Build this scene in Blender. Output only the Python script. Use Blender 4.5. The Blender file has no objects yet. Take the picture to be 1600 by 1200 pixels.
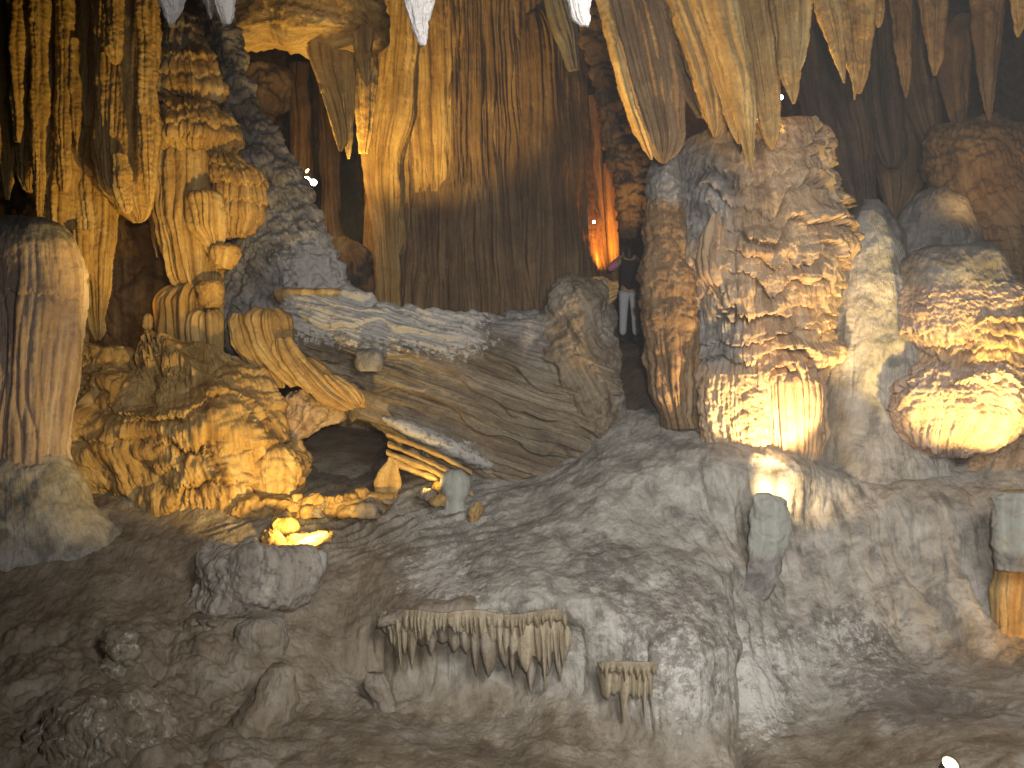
import bpy, math, random
import numpy as np
from mathutils import Vector
random.seed(7)

# ------------------------------------------------------------------ camera, world, exposure
S = bpy.context.scene
COL = S.collection
F = 1600.0                      # focal length in photo pixels (photo 1600 x 1200)
CAMZ = 2.0
cam_d = bpy.data.cameras.new('camera')
cam_d.sensor_width = 36.0
cam_d.lens = 36.0
cam_d.clip_start = 0.05
cam_d.clip_end = 300
cam = bpy.data.objects.new('camera', cam_d)
cam.location = (0, 0, CAMZ)
cam.rotation_euler = (math.pi / 2, 0, 0)
COL.objects.link(cam)
S.camera = cam
W = bpy.data.worlds.new('World')
S.world = W
W.use_nodes = True
W.node_tree.nodes['Background'].inputs[0].default_value = (0.5, 0.55, 0.6, 1)
W.node_tree.nodes['Background'].inputs[1].default_value = 0.0     # underground: no sky reaches here
S.view_settings.view_transform = 'Standard'
S.view_settings.look = 'None'
S.view_settings.exposure = 0.15
S.view_settings.gamma = 1.0
S.cycles.max_bounces = 5
S.cycles.diffuse_bounces = 3
S.cycles.glossy_bounces = 2
S.cycles.sample_clamp_indirect = 3.0


def P(px, py, d):
    return Vector(((px - 800) / F * d, d, CAMZ + (600 - py) / F * d))


WARM = (1.0, 0.56, 0.13)
GOLD = (1.0, 0.66, 0.16)
PALE = (1.0, 0.66, 0.28)
ORANGE = (1.0, 0.36, 0.04)
COOL = (0.93, 0.97, 1.0)


def spot(name, loc, target, power, color, angle=90, blend=0.8, radius=0.06):
    L = bpy.data.lights.new(name, 'SPOT')
    L.energy = power
    L.color = color
    L.spot_size = math.radians(angle)
    L.spot_blend = blend
    L.shadow_soft_size = radius
    o = bpy.data.objects.new(name, L)
    o.location = loc
    o.rotation_euler = (Vector(target) - Vector(loc)).to_track_quat('-Z', 'Y').to_euler()
    COL.objects.link(o)
    return o


# the photographer's flash, and an unseen soft fill added to lift shadows
spot('camera_flash', (0.25, -0.1, CAMZ + 0.35), P(1080, 560, 12), 2350, (1.0, 0.97, 0.93), 78, 1.0, 0.08)
spot('fill_light', (2.4, 1.0, 4.6), P(1020, 880, 11), 3400, (1.0, 0.985, 0.95), 88, 1.0, 1.3)
# warm floodlights hidden behind stones, with added fill spots among them
spot('floodlight_or_fill', P(1256, 758, 11.75), P(1150, 430, 12.5), 660, PALE, 98, 0.3)
spot('floodlight_or_fill', P(1216, 778, 11.72), P(1224, 752, 12.2), 60, PALE, 115, 0.5)
spot('floodlight_or_fill', P(1585, 775, 11.1), P(1520, 460, 12.4), 680, GOLD, 90, 0.4)
spot('floodlight_or_fill', P(492, 838, 11.0), P(350, 600, 13.2), 360, GOLD, 128, 0.7)
spot('floodlight_or_fill', P(672, 766, 12.75), P(640, 690, 13.0), 45, GOLD, 172, 0.5)
spot('floodlight_or_fill', P(520, 400, 15.6), P(680, 120, 18.8), 1600, GOLD, 60, 0.8)
spot('floodlight_or_fill', P(1212, 152, 12.7), P(1190, 130, 12.0), 110, GOLD, 170, 0.5)
spot('floodlight_or_fill', P(955, 425, 19.4), P(938, 250, 20.3), 260, ORANGE, 120, 0.8)
spot('floodlight_or_fill', P(790, 300, 10.9), P(1140, 40, 11.6), 330, GOLD, 70, 0.9)
spot('floodlight_or_fill', P(375, 545, 11.3), P(185, 250, 13.2), 450, GOLD, 84, 0.9)
spot('floodlight_or_fill', P(470, 300, 16.2), P(470, 40, 15.6), 260, GOLD, 110, 0.9)
spot('floodlight_or_fill', P(972, 372, 17.6), P(968, 150, 18.4), 50, WARM, 120, 0.9)  # added weak fill on the rock above the person
spot('floodlight_or_fill', P(1690, 1010, 10.2), P(1585, 930, 11.2), 45, WARM, 120, 0.8)
spot('floodlight_or_fill', P(1730, 800, 10.5), P(1515, 480, 12.5), 620, GOLD, 36, 0.8)  # unseen floodlight added beyond the right edge to brighten the bulb
spot('floodlight_or_fill', P(478, 262, 18.2), P(490, 330, 20.5), 170, WARM, 160, 0.9)
spot('floodlight_or_fill', P(190, 500, 13.6), P(200, 400, 15.2), 26, WARM, 160, 0.9)  # added fill that brightens the black gap at left
spot('floodlight_or_fill', P(1560, 330, 13.6), P(1460, 120, 15.6), 45, WARM, 140, 0.9)  # added dim fill for the dark upper right corner

# ------------------------------------------------------------------ noise
_r = np.random.RandomState(11)
_perm = np.concatenate([_r.permutation(256)] * 3).astype(np.int32)
_g = _r.normal(size=(256, 3))
_g = (_g / np.linalg.norm(_g, axis=1, keepdims=True)).astype(np.float32)


def noise(x, y, z):
    x = np.asarray(x, np.float32); y = np.asarray(y, np.float32); z = np.asarray(z, np.float32)
    x, y, z = np.broadcast_arrays(x, y, z)
    xi = np.floor(x); yi = np.floor(y); zi = np.floor(z)
    xf = x - xi; yf = y - yi; zf = z - zi
    xi = xi.astype(np.int32) & 255; yi = yi.astype(np.int32) & 255; zi = zi.astype(np.int32) & 255
    u = xf * xf * xf * (xf * (xf * 6 - 15) + 10)
    v = yf * yf * yf * (yf * (yf * 6 - 15) + 10)
    w = zf * zf * zf * (zf * (zf * 6 - 15) + 10)
    out = 0
    for dx in (0, 1):
        a = _perm[xi + dx]
        wx = u if dx else 1 - u
        for dy in (0, 1):
            b = _perm[a + yi + dy]
            wy = v if dy else 1 - v
            for dz in (0, 1):
                g = _g[_perm[b + zi + dz] & 255]
                wz = w if dz else 1 - w
                out = out + (g[..., 0] * (xf - dx) + g[..., 1] * (yf - dy) + g[..., 2] * (zf - dz)) * (wx * wy * wz)
    return out * 1.6


def fbm(x, y, z, o=4, gain=0.5):
    s = 0; a = 1.0; t = 0
    for i in range(o):
        k = 2.03 ** i
        s = s + a * noise(x * k + 17.3 * i, y * k + 5.1 * i, z * k + 9.7 * i)
        t += a; a *= gain
    return s / t


def billow(x, y, z, o=2, gain=0.5):
    s = 0; a = 1.0; t = 0
    for i in range(o):
        k = 2.1 ** i
        s = s + a * np.minimum(1, np.abs(noise(x * k + 31.3 * i, y * k + 3.1 * i, z * k + 7.7 * i)) * 2.0) ** 0.65
        t += a; a *= gain
    return s / t


def sstep(a, b, x):
    t = np.clip((x - a) / (b - a), 0, 1)
    return t * t * (3 - 2 * t)


# ------------------------------------------------------------------ materials
def material(name, dark, mid, light, grey=(0.185, 0.168, 0.15), grey2=(0.27, 0.25, 0.235), crust=(0.40, 0.375, 0.34),
             stain=(0.10, 0.055, 0.028), rough=0.68, bump=0.5, streak=(9, 9, 0.38), stain_amt=0.5):
    m = bpy.data.materials.new(name)
    m.use_nodes = True
    nt = m.node_tree
    N = nt.nodes; L = nt.links
    bs = N['Principled BSDF']
    bs.inputs['Roughness'].default_value = rough
    bs.inputs['Specular IOR Level'].default_value = 0.3
    fl = N.new('ShaderNodeAttribute'); fl.attribute_name = 'flow'
    mk = N.new('ShaderNodeAttribute'); mk.attribute_name = 'mask'
    sep = N.new('ShaderNodeSeparateColor'); L.new(mk.outputs['Color'], sep.inputs[0])
    geo = N.new('ShaderNodeNewGeometry')

    def nz(src, scale, detail, vec=None, rough_=0.6, dist=0.0):
        n = N.new('ShaderNodeTexNoise')
        n.inputs['Scale'].default_value = scale
        n.inputs['Detail'].default_value = detail
        n.inputs['Roughness'].default_value = rough_
        n.inputs['Distortion'].default_value = dist
        if vec:
            mp = N.new('ShaderNodeMapping'); mp.inputs['Scale'].default_value = vec
            L.new(src, mp.inputs['Vector']); src = mp.outputs[0]
        L.new(src, n.inputs['Vector'])
        return n.outputs['Fac']

    def ramp(src, stops):
        r = N.new('ShaderNodeValToRGB')
        e = r.color_ramp.elements
        while len(e) < len(stops): e.new(0.5)
        for i, (p, c) in enumerate(stops):
            e[i].position = p
            e[i].color = (c, c, c, 1) if isinstance(c, (int, float)) else (*c, 1)
        L.new(src, r.inputs[0])
        return r.outputs[0]

    def math_(op, a, b):
        n = N.new('ShaderNodeMath'); n.operation = op
        for i, q in enumerate((a, b)):
            if isinstance(q, (int, float)): n.inputs[i].default_value = q
            else: L.new(q, n.inputs[i])
        return n.outputs[0]

    def mix(f, a, b):
        n = N.new('ShaderNodeMix'); n.data_type = 'RGBA'
        if isinstance(f, (int, float)): n.inputs[0].default_value = f
        else: L.new(f, n.inputs[0])
        for i, q in ((6, a), (7, b)):
            if isinstance(q, tuple): n.inputs[i].default_value = (*q, 1)
            else: L.new(q, n.inputs[i])
        return n.outputs[2]

    st = nz(fl.outputs['Vector'], 1.0, 5, streak, 0.62, 0.06)
    bl = nz(geo.outputs['Position'], 1.7, 7, None, 0.62, 0.4)
    fine = nz(geo.outputs['Position'], 22.0, 5, None, 0.7)
    f = math_('ADD', math_('MULTIPLY', st, 0.5), math_('MULTIPLY', bl, 0.32))
    f = math_('ADD', f, math_('MULTIPLY', fine, 0.18))
    base = ramp(f, [(0.36, dark), (0.5, mid), (0.63, light)])
    # iron-brown run stains
    stn = ramp(nz(fl.outputs['Vector'], 1.3, 4, streak, 0.6, 0.12), [(0.55, 0.0), (0.68, 1.0)])
    base = mix(math_('MULTIPLY', stn, stain_amt), base, stain)
    # grey dust film; also paints flash-lit tops and unlit sides grey
    gm = nz(geo.outputs['Position'], 3.1, 8, None, 0.68, 0.5)
    gcol = ramp(gm, [(0.38, tuple(c * 0.55 for c in grey)), (0.5, grey), (0.64, grey2)])
    gfac = ramp(math_('ADD', sep.outputs[0], math_('MULTIPLY', math_('SUBTRACT', bl, 0.5), 0.9)), [(0.25, 0.0), (0.6, 1.0)])
    base = mix(gfac, base, gcol)
    # pale mineral crust in hard-edged flakes
    cm = nz(geo.outputs['Position'], 11.0, 9, None, 0.78, 0.15)
    cfac = ramp(math_('ADD', math_('MULTIPLY', sep.outputs[1], 0.42), cm), [(0.74, 0.0), (0.80, 0.9)])
    base = mix(cfac, base, crust)
    # dark damp patches; on the ground also shade painted in hollows
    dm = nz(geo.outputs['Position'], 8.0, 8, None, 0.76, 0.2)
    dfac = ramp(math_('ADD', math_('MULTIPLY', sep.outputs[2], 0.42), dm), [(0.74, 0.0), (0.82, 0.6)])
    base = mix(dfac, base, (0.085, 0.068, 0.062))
    L.new(base, bs.inputs['Base Color'])
    b1 = N.new('ShaderNodeBump'); b1.inputs['Strength'].default_value = bump; b1.inputs['Distance'].default_value = 0.07
    b2 = N.new('ShaderNodeBump'); b2.inputs['Strength'].default_value = min(1, bump * 1.5); b2.inputs['Distance'].default_value = 0.035
    L.new(nz(fl.outputs['Vector'], 1.0, 4, (20, 20, 1.6), 0.6), b1.inputs['Height'])
    L.new(nz(geo.outputs['Position'], 21.0, 8, None, 0.75), b2.inputs['Height'])
    L.new(b1.outputs[0], b2.inputs['Normal'])
    L.new(b2.outputs[0], bs.inputs['Normal'])
    return m


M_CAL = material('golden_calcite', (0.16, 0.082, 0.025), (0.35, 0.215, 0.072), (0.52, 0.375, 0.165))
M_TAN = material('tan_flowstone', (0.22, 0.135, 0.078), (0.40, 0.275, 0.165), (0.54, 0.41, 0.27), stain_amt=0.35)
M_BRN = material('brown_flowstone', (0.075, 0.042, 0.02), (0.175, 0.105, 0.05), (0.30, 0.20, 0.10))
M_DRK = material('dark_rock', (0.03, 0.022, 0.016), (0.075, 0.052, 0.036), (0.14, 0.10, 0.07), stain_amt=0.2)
M_LOG = material('weathered_calcite', (0.065, 0.05, 0.034), (0.16, 0.122, 0.078), (0.29, 0.235, 0.16), streak=(9, 9, 0.35), stain_amt=0.6)
M_PNK = material('pinkish_calcite', (0.25, 0.165, 0.12), (0.42, 0.31, 0.24), (0.56, 0.45, 0.37), stain_amt=0.35)
M_GRY = material('grey_flowstone', (0.10, 0.085, 0.068), (0.19, 0.165, 0.14), (0.28, 0.255, 0.225), stain_amt=0.3)
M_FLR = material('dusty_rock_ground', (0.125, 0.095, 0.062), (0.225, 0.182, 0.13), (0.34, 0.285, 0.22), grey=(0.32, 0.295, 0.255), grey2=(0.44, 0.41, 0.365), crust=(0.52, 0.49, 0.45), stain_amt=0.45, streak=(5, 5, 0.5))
M_PAL = material('pale_calcite', (0.42, 0.40, 0.38), (0.58, 0.56, 0.54), (0.72, 0.70, 0.68), stain=(0.5, 0.46, 0.42), stain_amt=0.2, bump=0.25)
M_TIP = material('white_dripstone', (0.36, 0.33, 0.315), (0.48, 0.45, 0.43), (0.58, 0.55, 0.53), stain=(0.3, 0.26, 0.23), stain_amt=0.5, bump=0.6, rough=0.4)
M_CRM = material('cream_dripstone', (0.19, 0.15, 0.095), (0.33, 0.27, 0.18), (0.46, 0.40, 0.30), stain_amt=0.25)
M_BLD = material('tan_grey_boulder', (0.19, 0.16, 0.13), (0.31, 0.27, 0.225), (0.43, 0.385, 0.33), stain_amt=0.25)
M_CRU = material('crusted_rock', (0.11, 0.09, 0.085), (0.19, 0.165, 0.15), (0.30, 0.275, 0.255), stain_amt=0.2)
M_PLA = material('grey_mortar', (0.19, 0.19, 0.16), (0.26, 0.26, 0.225), (0.34, 0.34, 0.295), stain=(0.2, 0.16, 0.11), stain_amt=0.4, bump=0.25)


def plain(name, col, rough=0.6, emit=None, es=0.0, metal=0.0):
    m = bpy.data.materials.new(name); m.use_nodes = True
    nt = m.node_tree; b = nt.nodes['Principled BSDF']
    n = nt.nodes.new('ShaderNodeTexNoise'); n.inputs['Scale'].default_value = 30
    r = nt.nodes.new('ShaderNodeValToRGB')
    r.color_ramp.elements[0].position = 0.3; r.color_ramp.elements[1].position = 0.7
    r.color_ramp.elements[0].color = (*[c * 0.75 for c in col], 1)
    r.color_ramp.elements[1].color = (*[min(1, c * 1.15) for c in col], 1)
    nt.links.new(n.outputs['Fac'], r.inputs[0]); nt.links.new(r.outputs[0], b.inputs['Base Color'])
    b.inputs['Roughness'].default_value = rough
    b.inputs['Metallic'].default_value = metal
    if emit:
        b.inputs['Emission Color'].default_value = (*emit, 1)
        b.inputs['Emission Strength'].default_value = es
    return m


# ------------------------------------------------------------------ mesh helpers
def tag(o, label=None, cat=None, group=None, kind=None):
    if label: o['label'] = label
    if cat: o['category'] = cat
    if group: o['group'] = group
    if kind: o['kind'] = kind
    return o


def link(name, me, m, parent=None):
    o = bpy.data.objects.new(name, me)
    if m: me.materials.append(m)
    COL.objects.link(o)
    if parent: o.parent = parent
    return o


def grid_mesh(name, X, wrap, flow, mask):
    """X: (n, m, 3) grid of points; wrap closes the second axis and caps the ends."""
    n, k = X.shape[:2]
    co = X.reshape(-1, 3)
    idx = np.arange(n * k).reshape(n, k)
    if wrap:
        a = idx; b = np.roll(idx, -1, axis=1)
        q = np.stack([a[:-1], b[:-1], b[1:], a[1:]], -1).reshape(-1, 4)
    else:
        q = np.stack([idx[:-1, :-1], idx[:-1, 1:], idx[1:, 1:], idx[1:, :-1]], -1).reshape(-1, 4)
    fl = flow.reshape(-1, 3); mk = mask.reshape(-1, 3)
    loops = q.ravel(); starts = np.arange(len(q)) * 4
    if wrap:   # end caps
        co = np.concatenate([co, X[0].mean(0)[None], X[-1].mean(0)[None]])
        fl = np.concatenate([fl, flow[0].mean(0)[None], flow[-1].mean(0)[None]])
        mk = np.concatenate([mk, mask[0].mean(0)[None], mask[-1].mean(0)[None]])
        c0, c1 = n * k, n * k + 1
        t0 = np.stack([np.full(k, c0), np.roll(idx[0], -1), idx[0]], -1)
        t1 = np.stack([np.full(k, c1), idx[-1], np.roll(idx[-1], -1)], -1)
        t = np.concatenate([t0, t1])
        starts = np.concatenate([starts, len(loops) + np.arange(len(t)) * 3])
        loops = np.concatenate([loops, t.ravel()])
    me = bpy.data.meshes.new(name)
    me.vertices.add(len(co)); me.vertices.foreach_set('co', co.astype(np.float32).ravel())
    me.loops.add(len(loops)); me.loops.foreach_set('vertex_index', loops.astype(np.int32))
    me.polygons.add(len(starts)); me.polygons.foreach_set('loop_start', starts.astype(np.int32))
    me.polygons.foreach_set('use_smooth', np.ones(len(starts), bool))
    me.update(calc_edges=True)
    at = me.attributes.new('flow', 'FLOAT_VECTOR', 'POINT'); at.data.foreach_set('vector', fl.astype(np.float32).ravel())
    at = me.attributes.new('mask', 'FLOAT_COLOR', 'POINT')
    at.data.foreach_set('color', np.concatenate([mk, np.ones((len(mk), 1))], 1).astype(np.float32).ravel())
    return me


def normals(X, wrap):
    if wrap:
        dv = (np.roll(X, -1, 1) - np.roll(X, 1, 1))
    else:
        dv = np.gradient(X, axis=1)
    du = np.gradient(X, axis=0)
    n = np.cross(dv, du)
    return n / (np.linalg.norm(n, axis=2, keepdims=True) + 1e-9)


def smooth_interp(t, tk, v):
    """monotone-ish cubic through the key points"""
    tk = np.asarray(tk, float); v = np.asarray(v, float)
    if len(tk) < 3: return np.interp(t, tk, v)
    dlt = np.diff(v) / np.diff(tk)
    m = np.zeros_like(v); m[0] = dlt[0]; m[-1] = dlt[-1]
    for i in range(1, len(v) - 1):
        if dlt[i - 1] * dlt[i] <= 0: m[i] = 0
        else:
            w1 = 2 * (tk[i + 1] - tk[i]) + tk[i] - tk[i - 1]; w2 = tk[i + 1] - tk[i] + 2 * (tk[i] - tk[i - 1])
            m[i] = (w1 + w2) / (w1 / dlt[i - 1] + w2 / dlt[i])
    i = np.clip(np.searchsorted(tk, t) - 1, 0, len(tk) - 2)
    h = tk[i + 1] - tk[i]; u = (t - tk[i]) / h
    return ((1 + 2 * u) * (1 - u) ** 2 * v[i] + u * (1 - u) ** 2 * h * m[i] + u * u * (3 - 2 * u) * v[i + 1] + u * u * (u - 1) * h * m[i + 1])


_seed = [0]


def displace(X, Nn, flow, fx, ampk, sd, PX, PY, TA=None, SA=None):
    """sum of displacement layers along the normal"""
    D = np.zeros(X.shape[:2])
    x, y, z = X[..., 0], X[..., 1], X[..., 2]
    q0, q1, q2 = flow[..., 0], flow[..., 1], flow[..., 2]
    for f in fx:
        k = f[0]; amp = f[1]
        msk = 1.0
        if callable(f[-1]): msk = f[-1](PX, PY); f = f[:-1]
        if k == 'flute':       # rounded ribs along the flow with sharp creases
            kk, st = f[2], f[3]
            wob = 0.25 * noise(q0 * 1.1, q1 * 1.1, q2 * 0.9 + sd)
            D = D + msk * amp * (billow((q0 + wob * 0.3) * kk + sd, q1 * kk, q2 * kk * st, 2) - 0.5)
        elif k == 'pipe':      # organ pipes side by side, each with its own swell
            ph = TA * f[2] + f[3] * noise(TA * f[2] * 0.3, SA * 0.7, sd) + 0.25 * noise(TA * f[2] * 0.5 + 40, SA * 2.2, sd)
            i = np.floor(ph); u = ph - i
            h_ = np.mod(np.sin(i * 12.9898 + sd) * 43758.5453, 1.0)
            D = D + msk * amp * ((0.45 + 0.9 * h_) * (0.85 + 0.6 * noise(i * 3.17, SA * 1.1, sd)) * np.sqrt(np.clip(1 - (2 * u - 1) ** 2, 0, 1)) - 0.5)
        elif k == 'saw':       # splintered layers: small steps across the grain
            ph = q0 * f[2] + f[3] * noise(q0 * 0.8, q2 * 0.5, sd) + 0.35 * noise(q0 * 3, q2 * 2.2, sd + 4)
            i = np.floor(ph); u = ph - i
            h_ = np.mod(np.sin(i * 12.9898 + sd) * 43758.5453, 1.0)
            D = D + msk * amp * (0.3 + h_ + 0.8 * noise(i * 2.7, q2 * 0.9, sd)) * (sstep(0, 0.12, u) * (1 - u) - 0.4)
        elif k == 'fbm':
            D = D + msk * amp * fbm(x * f[2] + sd, y * f[2], z * f[2], f[3] if len(f) > 3 else 4)
        elif k == 'lump':
            D = D + msk * amp * (billow(x * f[2] + sd, y * f[2], z * f[2] * 1.2, 3) - 0.4)
        elif k == 'shelf':     # overlapping drip shelves with ragged lower lips
            h, wob, dk, dh = f[2], f[3], f[4], f[5]
            low = fbm(x * 0.42 / h + sd, y * 0.42 / h, z * 0.9 + 3.3, 3)
            mid_ = noise(x * 5 + sd, y * 5, z * 1.5)
            drip = billow(x * dk * 1.5 + sd, y * dk * 1.5, z * dk * 0.05, 2) ** 1.5
            zz = z / h + wob * low + 0.12 * mid_ + dh * drip
            cell = np.floor(zz); s = zz - cell
            a = 0.55 + 0.75 * np.clip(noise(x * 1.5 + cell * 7.13, y * 1.5 + cell * 3.7, cell * 1.91 + sd) + 0.35, -0.5, 1)
            prof = np.sqrt(np.clip(1 - s * s, 0, 1))
            prof = prof * sstep(0, 0.07, s)
            ribs = 0.25 * (billow(x * dk * 0.8 + 5 + sd, y * dk * 0.8, z * 0.8, 1) - 0.5) * (1 - s)
            D = D + msk * amp * a * (prof - 0.5 + ribs)
    return D * ampk


def body(name, rows, d, m, parent=None, ratio=0.8, fx=(), res=2.2, orient='v', seed=None, grey=0.0, crust=0.0, damp=0.0,
         rad=0.06, sq=1.0, rmax=None, grain=None):
    """A closed rock body: elliptical rings, each as wide as the row says, centred at depth d."""
    _seed[0] += 1
    sd = (seed if seed is not None else _seed[0]) * 7.31
    rows = [r if len(r) > 3 else (*r, 0.0) for r in rows]
    tk = [r[0] for r in rows]
    L = tk[-1] - tk[0]
    ns = max(10, int(L / res))
    # denser rings close to both ends so they round off
    t = np.linspace(tk[0], tk[-1], ns)
    a = smooth_interp(t, tk, [r[1] for r in rows]); b = smooth_interp(t, tk, [r[2] for r in rows])
    dd = d + smooth_interp(t, tk, [r[3] for r in rows])
    mw = max(r[2] - r[1] for r in rows)
    nth = max(16, int(mw * 1.57 / res * 1.35))
    u = np.linspace(0, 1, nth, endpoint=False)
    th = -math.pi / 2 + 2 * math.pi * (u - 0.5) - 0.62 * np.sin(2 * math.pi * (u - 0.5)) * 1.0   # more points in front
    # u=.5 maps to the front (-90 deg); the sine slows the angle down there
    c, s = np.cos(th), np.sin(th)
    if sq != 1.0:
        c = np.sign(c) * np.abs(c) ** sq; s = np.sign(s) * np.abs(s) ** sq
    r = np.maximum((b - a) / 2, 0.4) / F * dd
    ry = ratio * r
    if rmax: ry = np.minimum(ry, rmax)
    mid = ((a + b) / 2)
    R = float(r.mean())
    arc = np.concatenate([[0], np.cumsum(np.abs(np.diff(t)))]) / F * d
    if orient == 'v':
        cx = (mid - 800) / F * dd; cz = CAMZ + (600 - t) / F * dd
        X = np.stack([cx[:, None] + r[:, None] * c[None], dd[:, None] + ry[:, None] * s[None], np.repeat(cz[:, None], nth, 1)], -1)
    else:
        cx = (t - 800) / F * dd; cz = CAMZ + (600 - mid) / F * dd
        X = np.stack([np.repeat(cx[:, None], nth, 1), dd[:, None] + ry[:, None] * s[None], cz[:, None] + r[:, None] * c[None]], -1)
        X = X[:, ::-1]; c = c[::-1]; s = s[::-1]
    flow = np.stack([np.repeat((R * c)[None], ns, 0), np.repeat((R * max(ratio, .5) * s)[None], ns, 0), np.repeat(arc[:, None], nth, 1)], -1)
    flow = flow + np.array([sd * 0.37, sd * 0.11, sd * 0.53])
    if grain is not None:      # straight grain running at this angle below the horizontal
        ca, sa = math.cos(math.radians(grain)), math.sin(math.radians(grain))
        flow = np.stack([X[..., 0] * sa + X[..., 2] * ca, X[..., 1] * 0.6, X[..., 0] * ca - X[..., 2] * sa], -1)
    Nn = normals(X, True)
    cen = X.mean(1, keepdims=True)
    flip = np.sign((Nn * (X - cen)).sum(2, keepdims=True).mean())
    Nn = Nn * flip
    PX = 800 + X[..., 0] / X[..., 1] * F; PY = 600 - (X[..., 2] - CAMZ) / X[..., 1] * F
    if rad:
        lo = rad * r[:, None] * noise(X[..., 0] * 1.7 + sd, X[..., 1] * 1.7, X[..., 2] * 1.1)
    else: lo = 0
    k = np.clip(r / max(0.45 * R, 1e-3), 0.05, 1.0)[:, None]
    TA = np.repeat((th * R)[None], ns, 0); SA = np.repeat(arc[:, None], nth, 1)
    if orient == 'h': TA = TA[:, ::-1]
    D = displace(X, Nn, flow, fx, k, sd, PX, PY, TA, SA) + lo
    X = X + Nn * D[..., None]
    mask = np.zeros(X.shape)
    for i, v in enumerate((grey, crust, damp)):
        mask[..., i] = v(PX, PY) if callable(v) else v
    me = grid_mesh(name, X, True, flow, mask)
    if flip < 0: me.flip_normals()
    return link(name, me, m, parent)


def empty(name, loc, label, cat, group=None):
    o = bpy.data.objects.new(name, None)
    o.location = loc; o.empty_display_size = 0.3
    COL.objects.link(o)
    return tag(o, label, cat, group)


def adopt(root):
    """children were built in world space: keep them there"""
    bpy.context.view_layer.update()
    for c in root.children:
        c.matrix_parent_inverse = root.matrix_world.inverted()


def thing(name, label, cat, rows, d, m, group=None, **kw):
    return tag(body(name, rows, d, m, **kw), label, cat, group)


def gau(px, py, x, y, sx, sy):
    return np.exp(-(((px - x) / sx) ** 2 + ((py - y) / sy) ** 2))


def curtain(name, x0, x1, ytop, dfun, lfun, k, m, parent=None, grey=0.0):
    """a closed, pleated hanging fringe: pleats side by side, each ending in its own point"""
    _seed[0] += 1; sd = _seed[0] * 3.7
    q = np.arange(x0, x1, 0.9); d = dfun(q)
    xw = (q - 800) / F * d
    ph = xw * k + 1.2 * noise(xw * k * 0.3, sd, 0.5)
    i = np.floor(ph); u = ph - i
    h = np.mod(np.sin(i * 12.9898 + sd) * 43758.5453, 1.0); h2 = np.mod(np.sin(i * 78.233 + sd) * 12543.13, 1.0)
    pl = np.sqrt(np.clip(1 - (2 * u - 1) ** 2, 0, 1))
    ln = lfun(q) * (0.6 + (0.1 + 0.6 * h * h) * (1 - np.abs(2 * u - 1) ** 1.3)) + 4 * noise(xw * 9, sd, 1.5)
    ln = ln * (0.25 + 0.75 * sstep(x0, x0 + 0.06 * (x1 - x0), q) * sstep(x1, x1 - 0.06 * (x1 - x0), q)) * (0.8 + 0.35 * noise(xw * 1.3, sd, 4.4))
    ln = np.maximum(ln, 6) / F * d
    nv = 40
    v = np.concatenate([np.linspace(0, 1, nv), np.linspace(1, 0, 14)[1:]])
    back = np.concatenate([np.zeros(nv), np.ones(13)])
    taper = np.sqrt(np.clip(1 - v ** 3, 0.02, 1)) * (0.25 + 0.75 * sstep(0, 0.3, v))
    ztop = CAMZ + (600 - ytop) / F * d + 0.07 * noise(xw * 2, sd, 0.2)
    th = (0.03 + 0.10 * (0.5 + 0.5 * h2) * pl)[:, None] * taper[None]
    lean = (0.10 * (h2 - 0.4) * ln)[:, None] * v[None] ** 2
    Y = d[:, None] + np.where(back[None] > 0, 0.05 * taper[None], -th) + 0.0 * v[None]
    Xx = xw[:, None] + lean; Z = ztop[:, None] - ln[:, None] * v[None]
    Y = Y + 0.02 * fbm(Xx * 8, Y * 0 + sd, Z * 5, 3)
    X = np.stack([Xx, Y, Z], -1)
    flow = np.stack([Xx, Y * 0, Z], -1)
    me = grid_mesh(name, X, True, flow, np.tile(np.array([grey, 0.1, 0]), X.shape[:2] + (1,)))
    return link(name, me, m, parent)


# ------------------------------------------------------------------ the setting: shell, ground, path
def tps(ctrl):
    c = np.array(ctrl, float); p = c[:, :2] / 400.0; v = c[:, 2]
    n = len(p)
    r = np.linalg.norm(p[:, None] - p[None], axis=2)
    K = np.where(r > 0, r * r * np.log(r + 1e-9), 0) + np.eye(n) * 0.004
    Pm = np.c_[np.ones(n), p]
    A = np.block([[K, Pm], [Pm.T, np.zeros((3, 3))]])
    w = np.linalg.solve(A, np.r_[v, 0, 0, 0])

    def f(px, py):
        x = px / 400.0; y = py / 400.0
        out = w[n] + w[n + 1] * x + w[n + 2] * y
        for i in range(n):
            r2 = (x - p[i, 0]) ** 2 + (y - p[i, 1]) ** 2
            out = out + w[i] * 0.5 * r2 * np.log(r2 + 1e-9)
        return out
    return f


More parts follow.
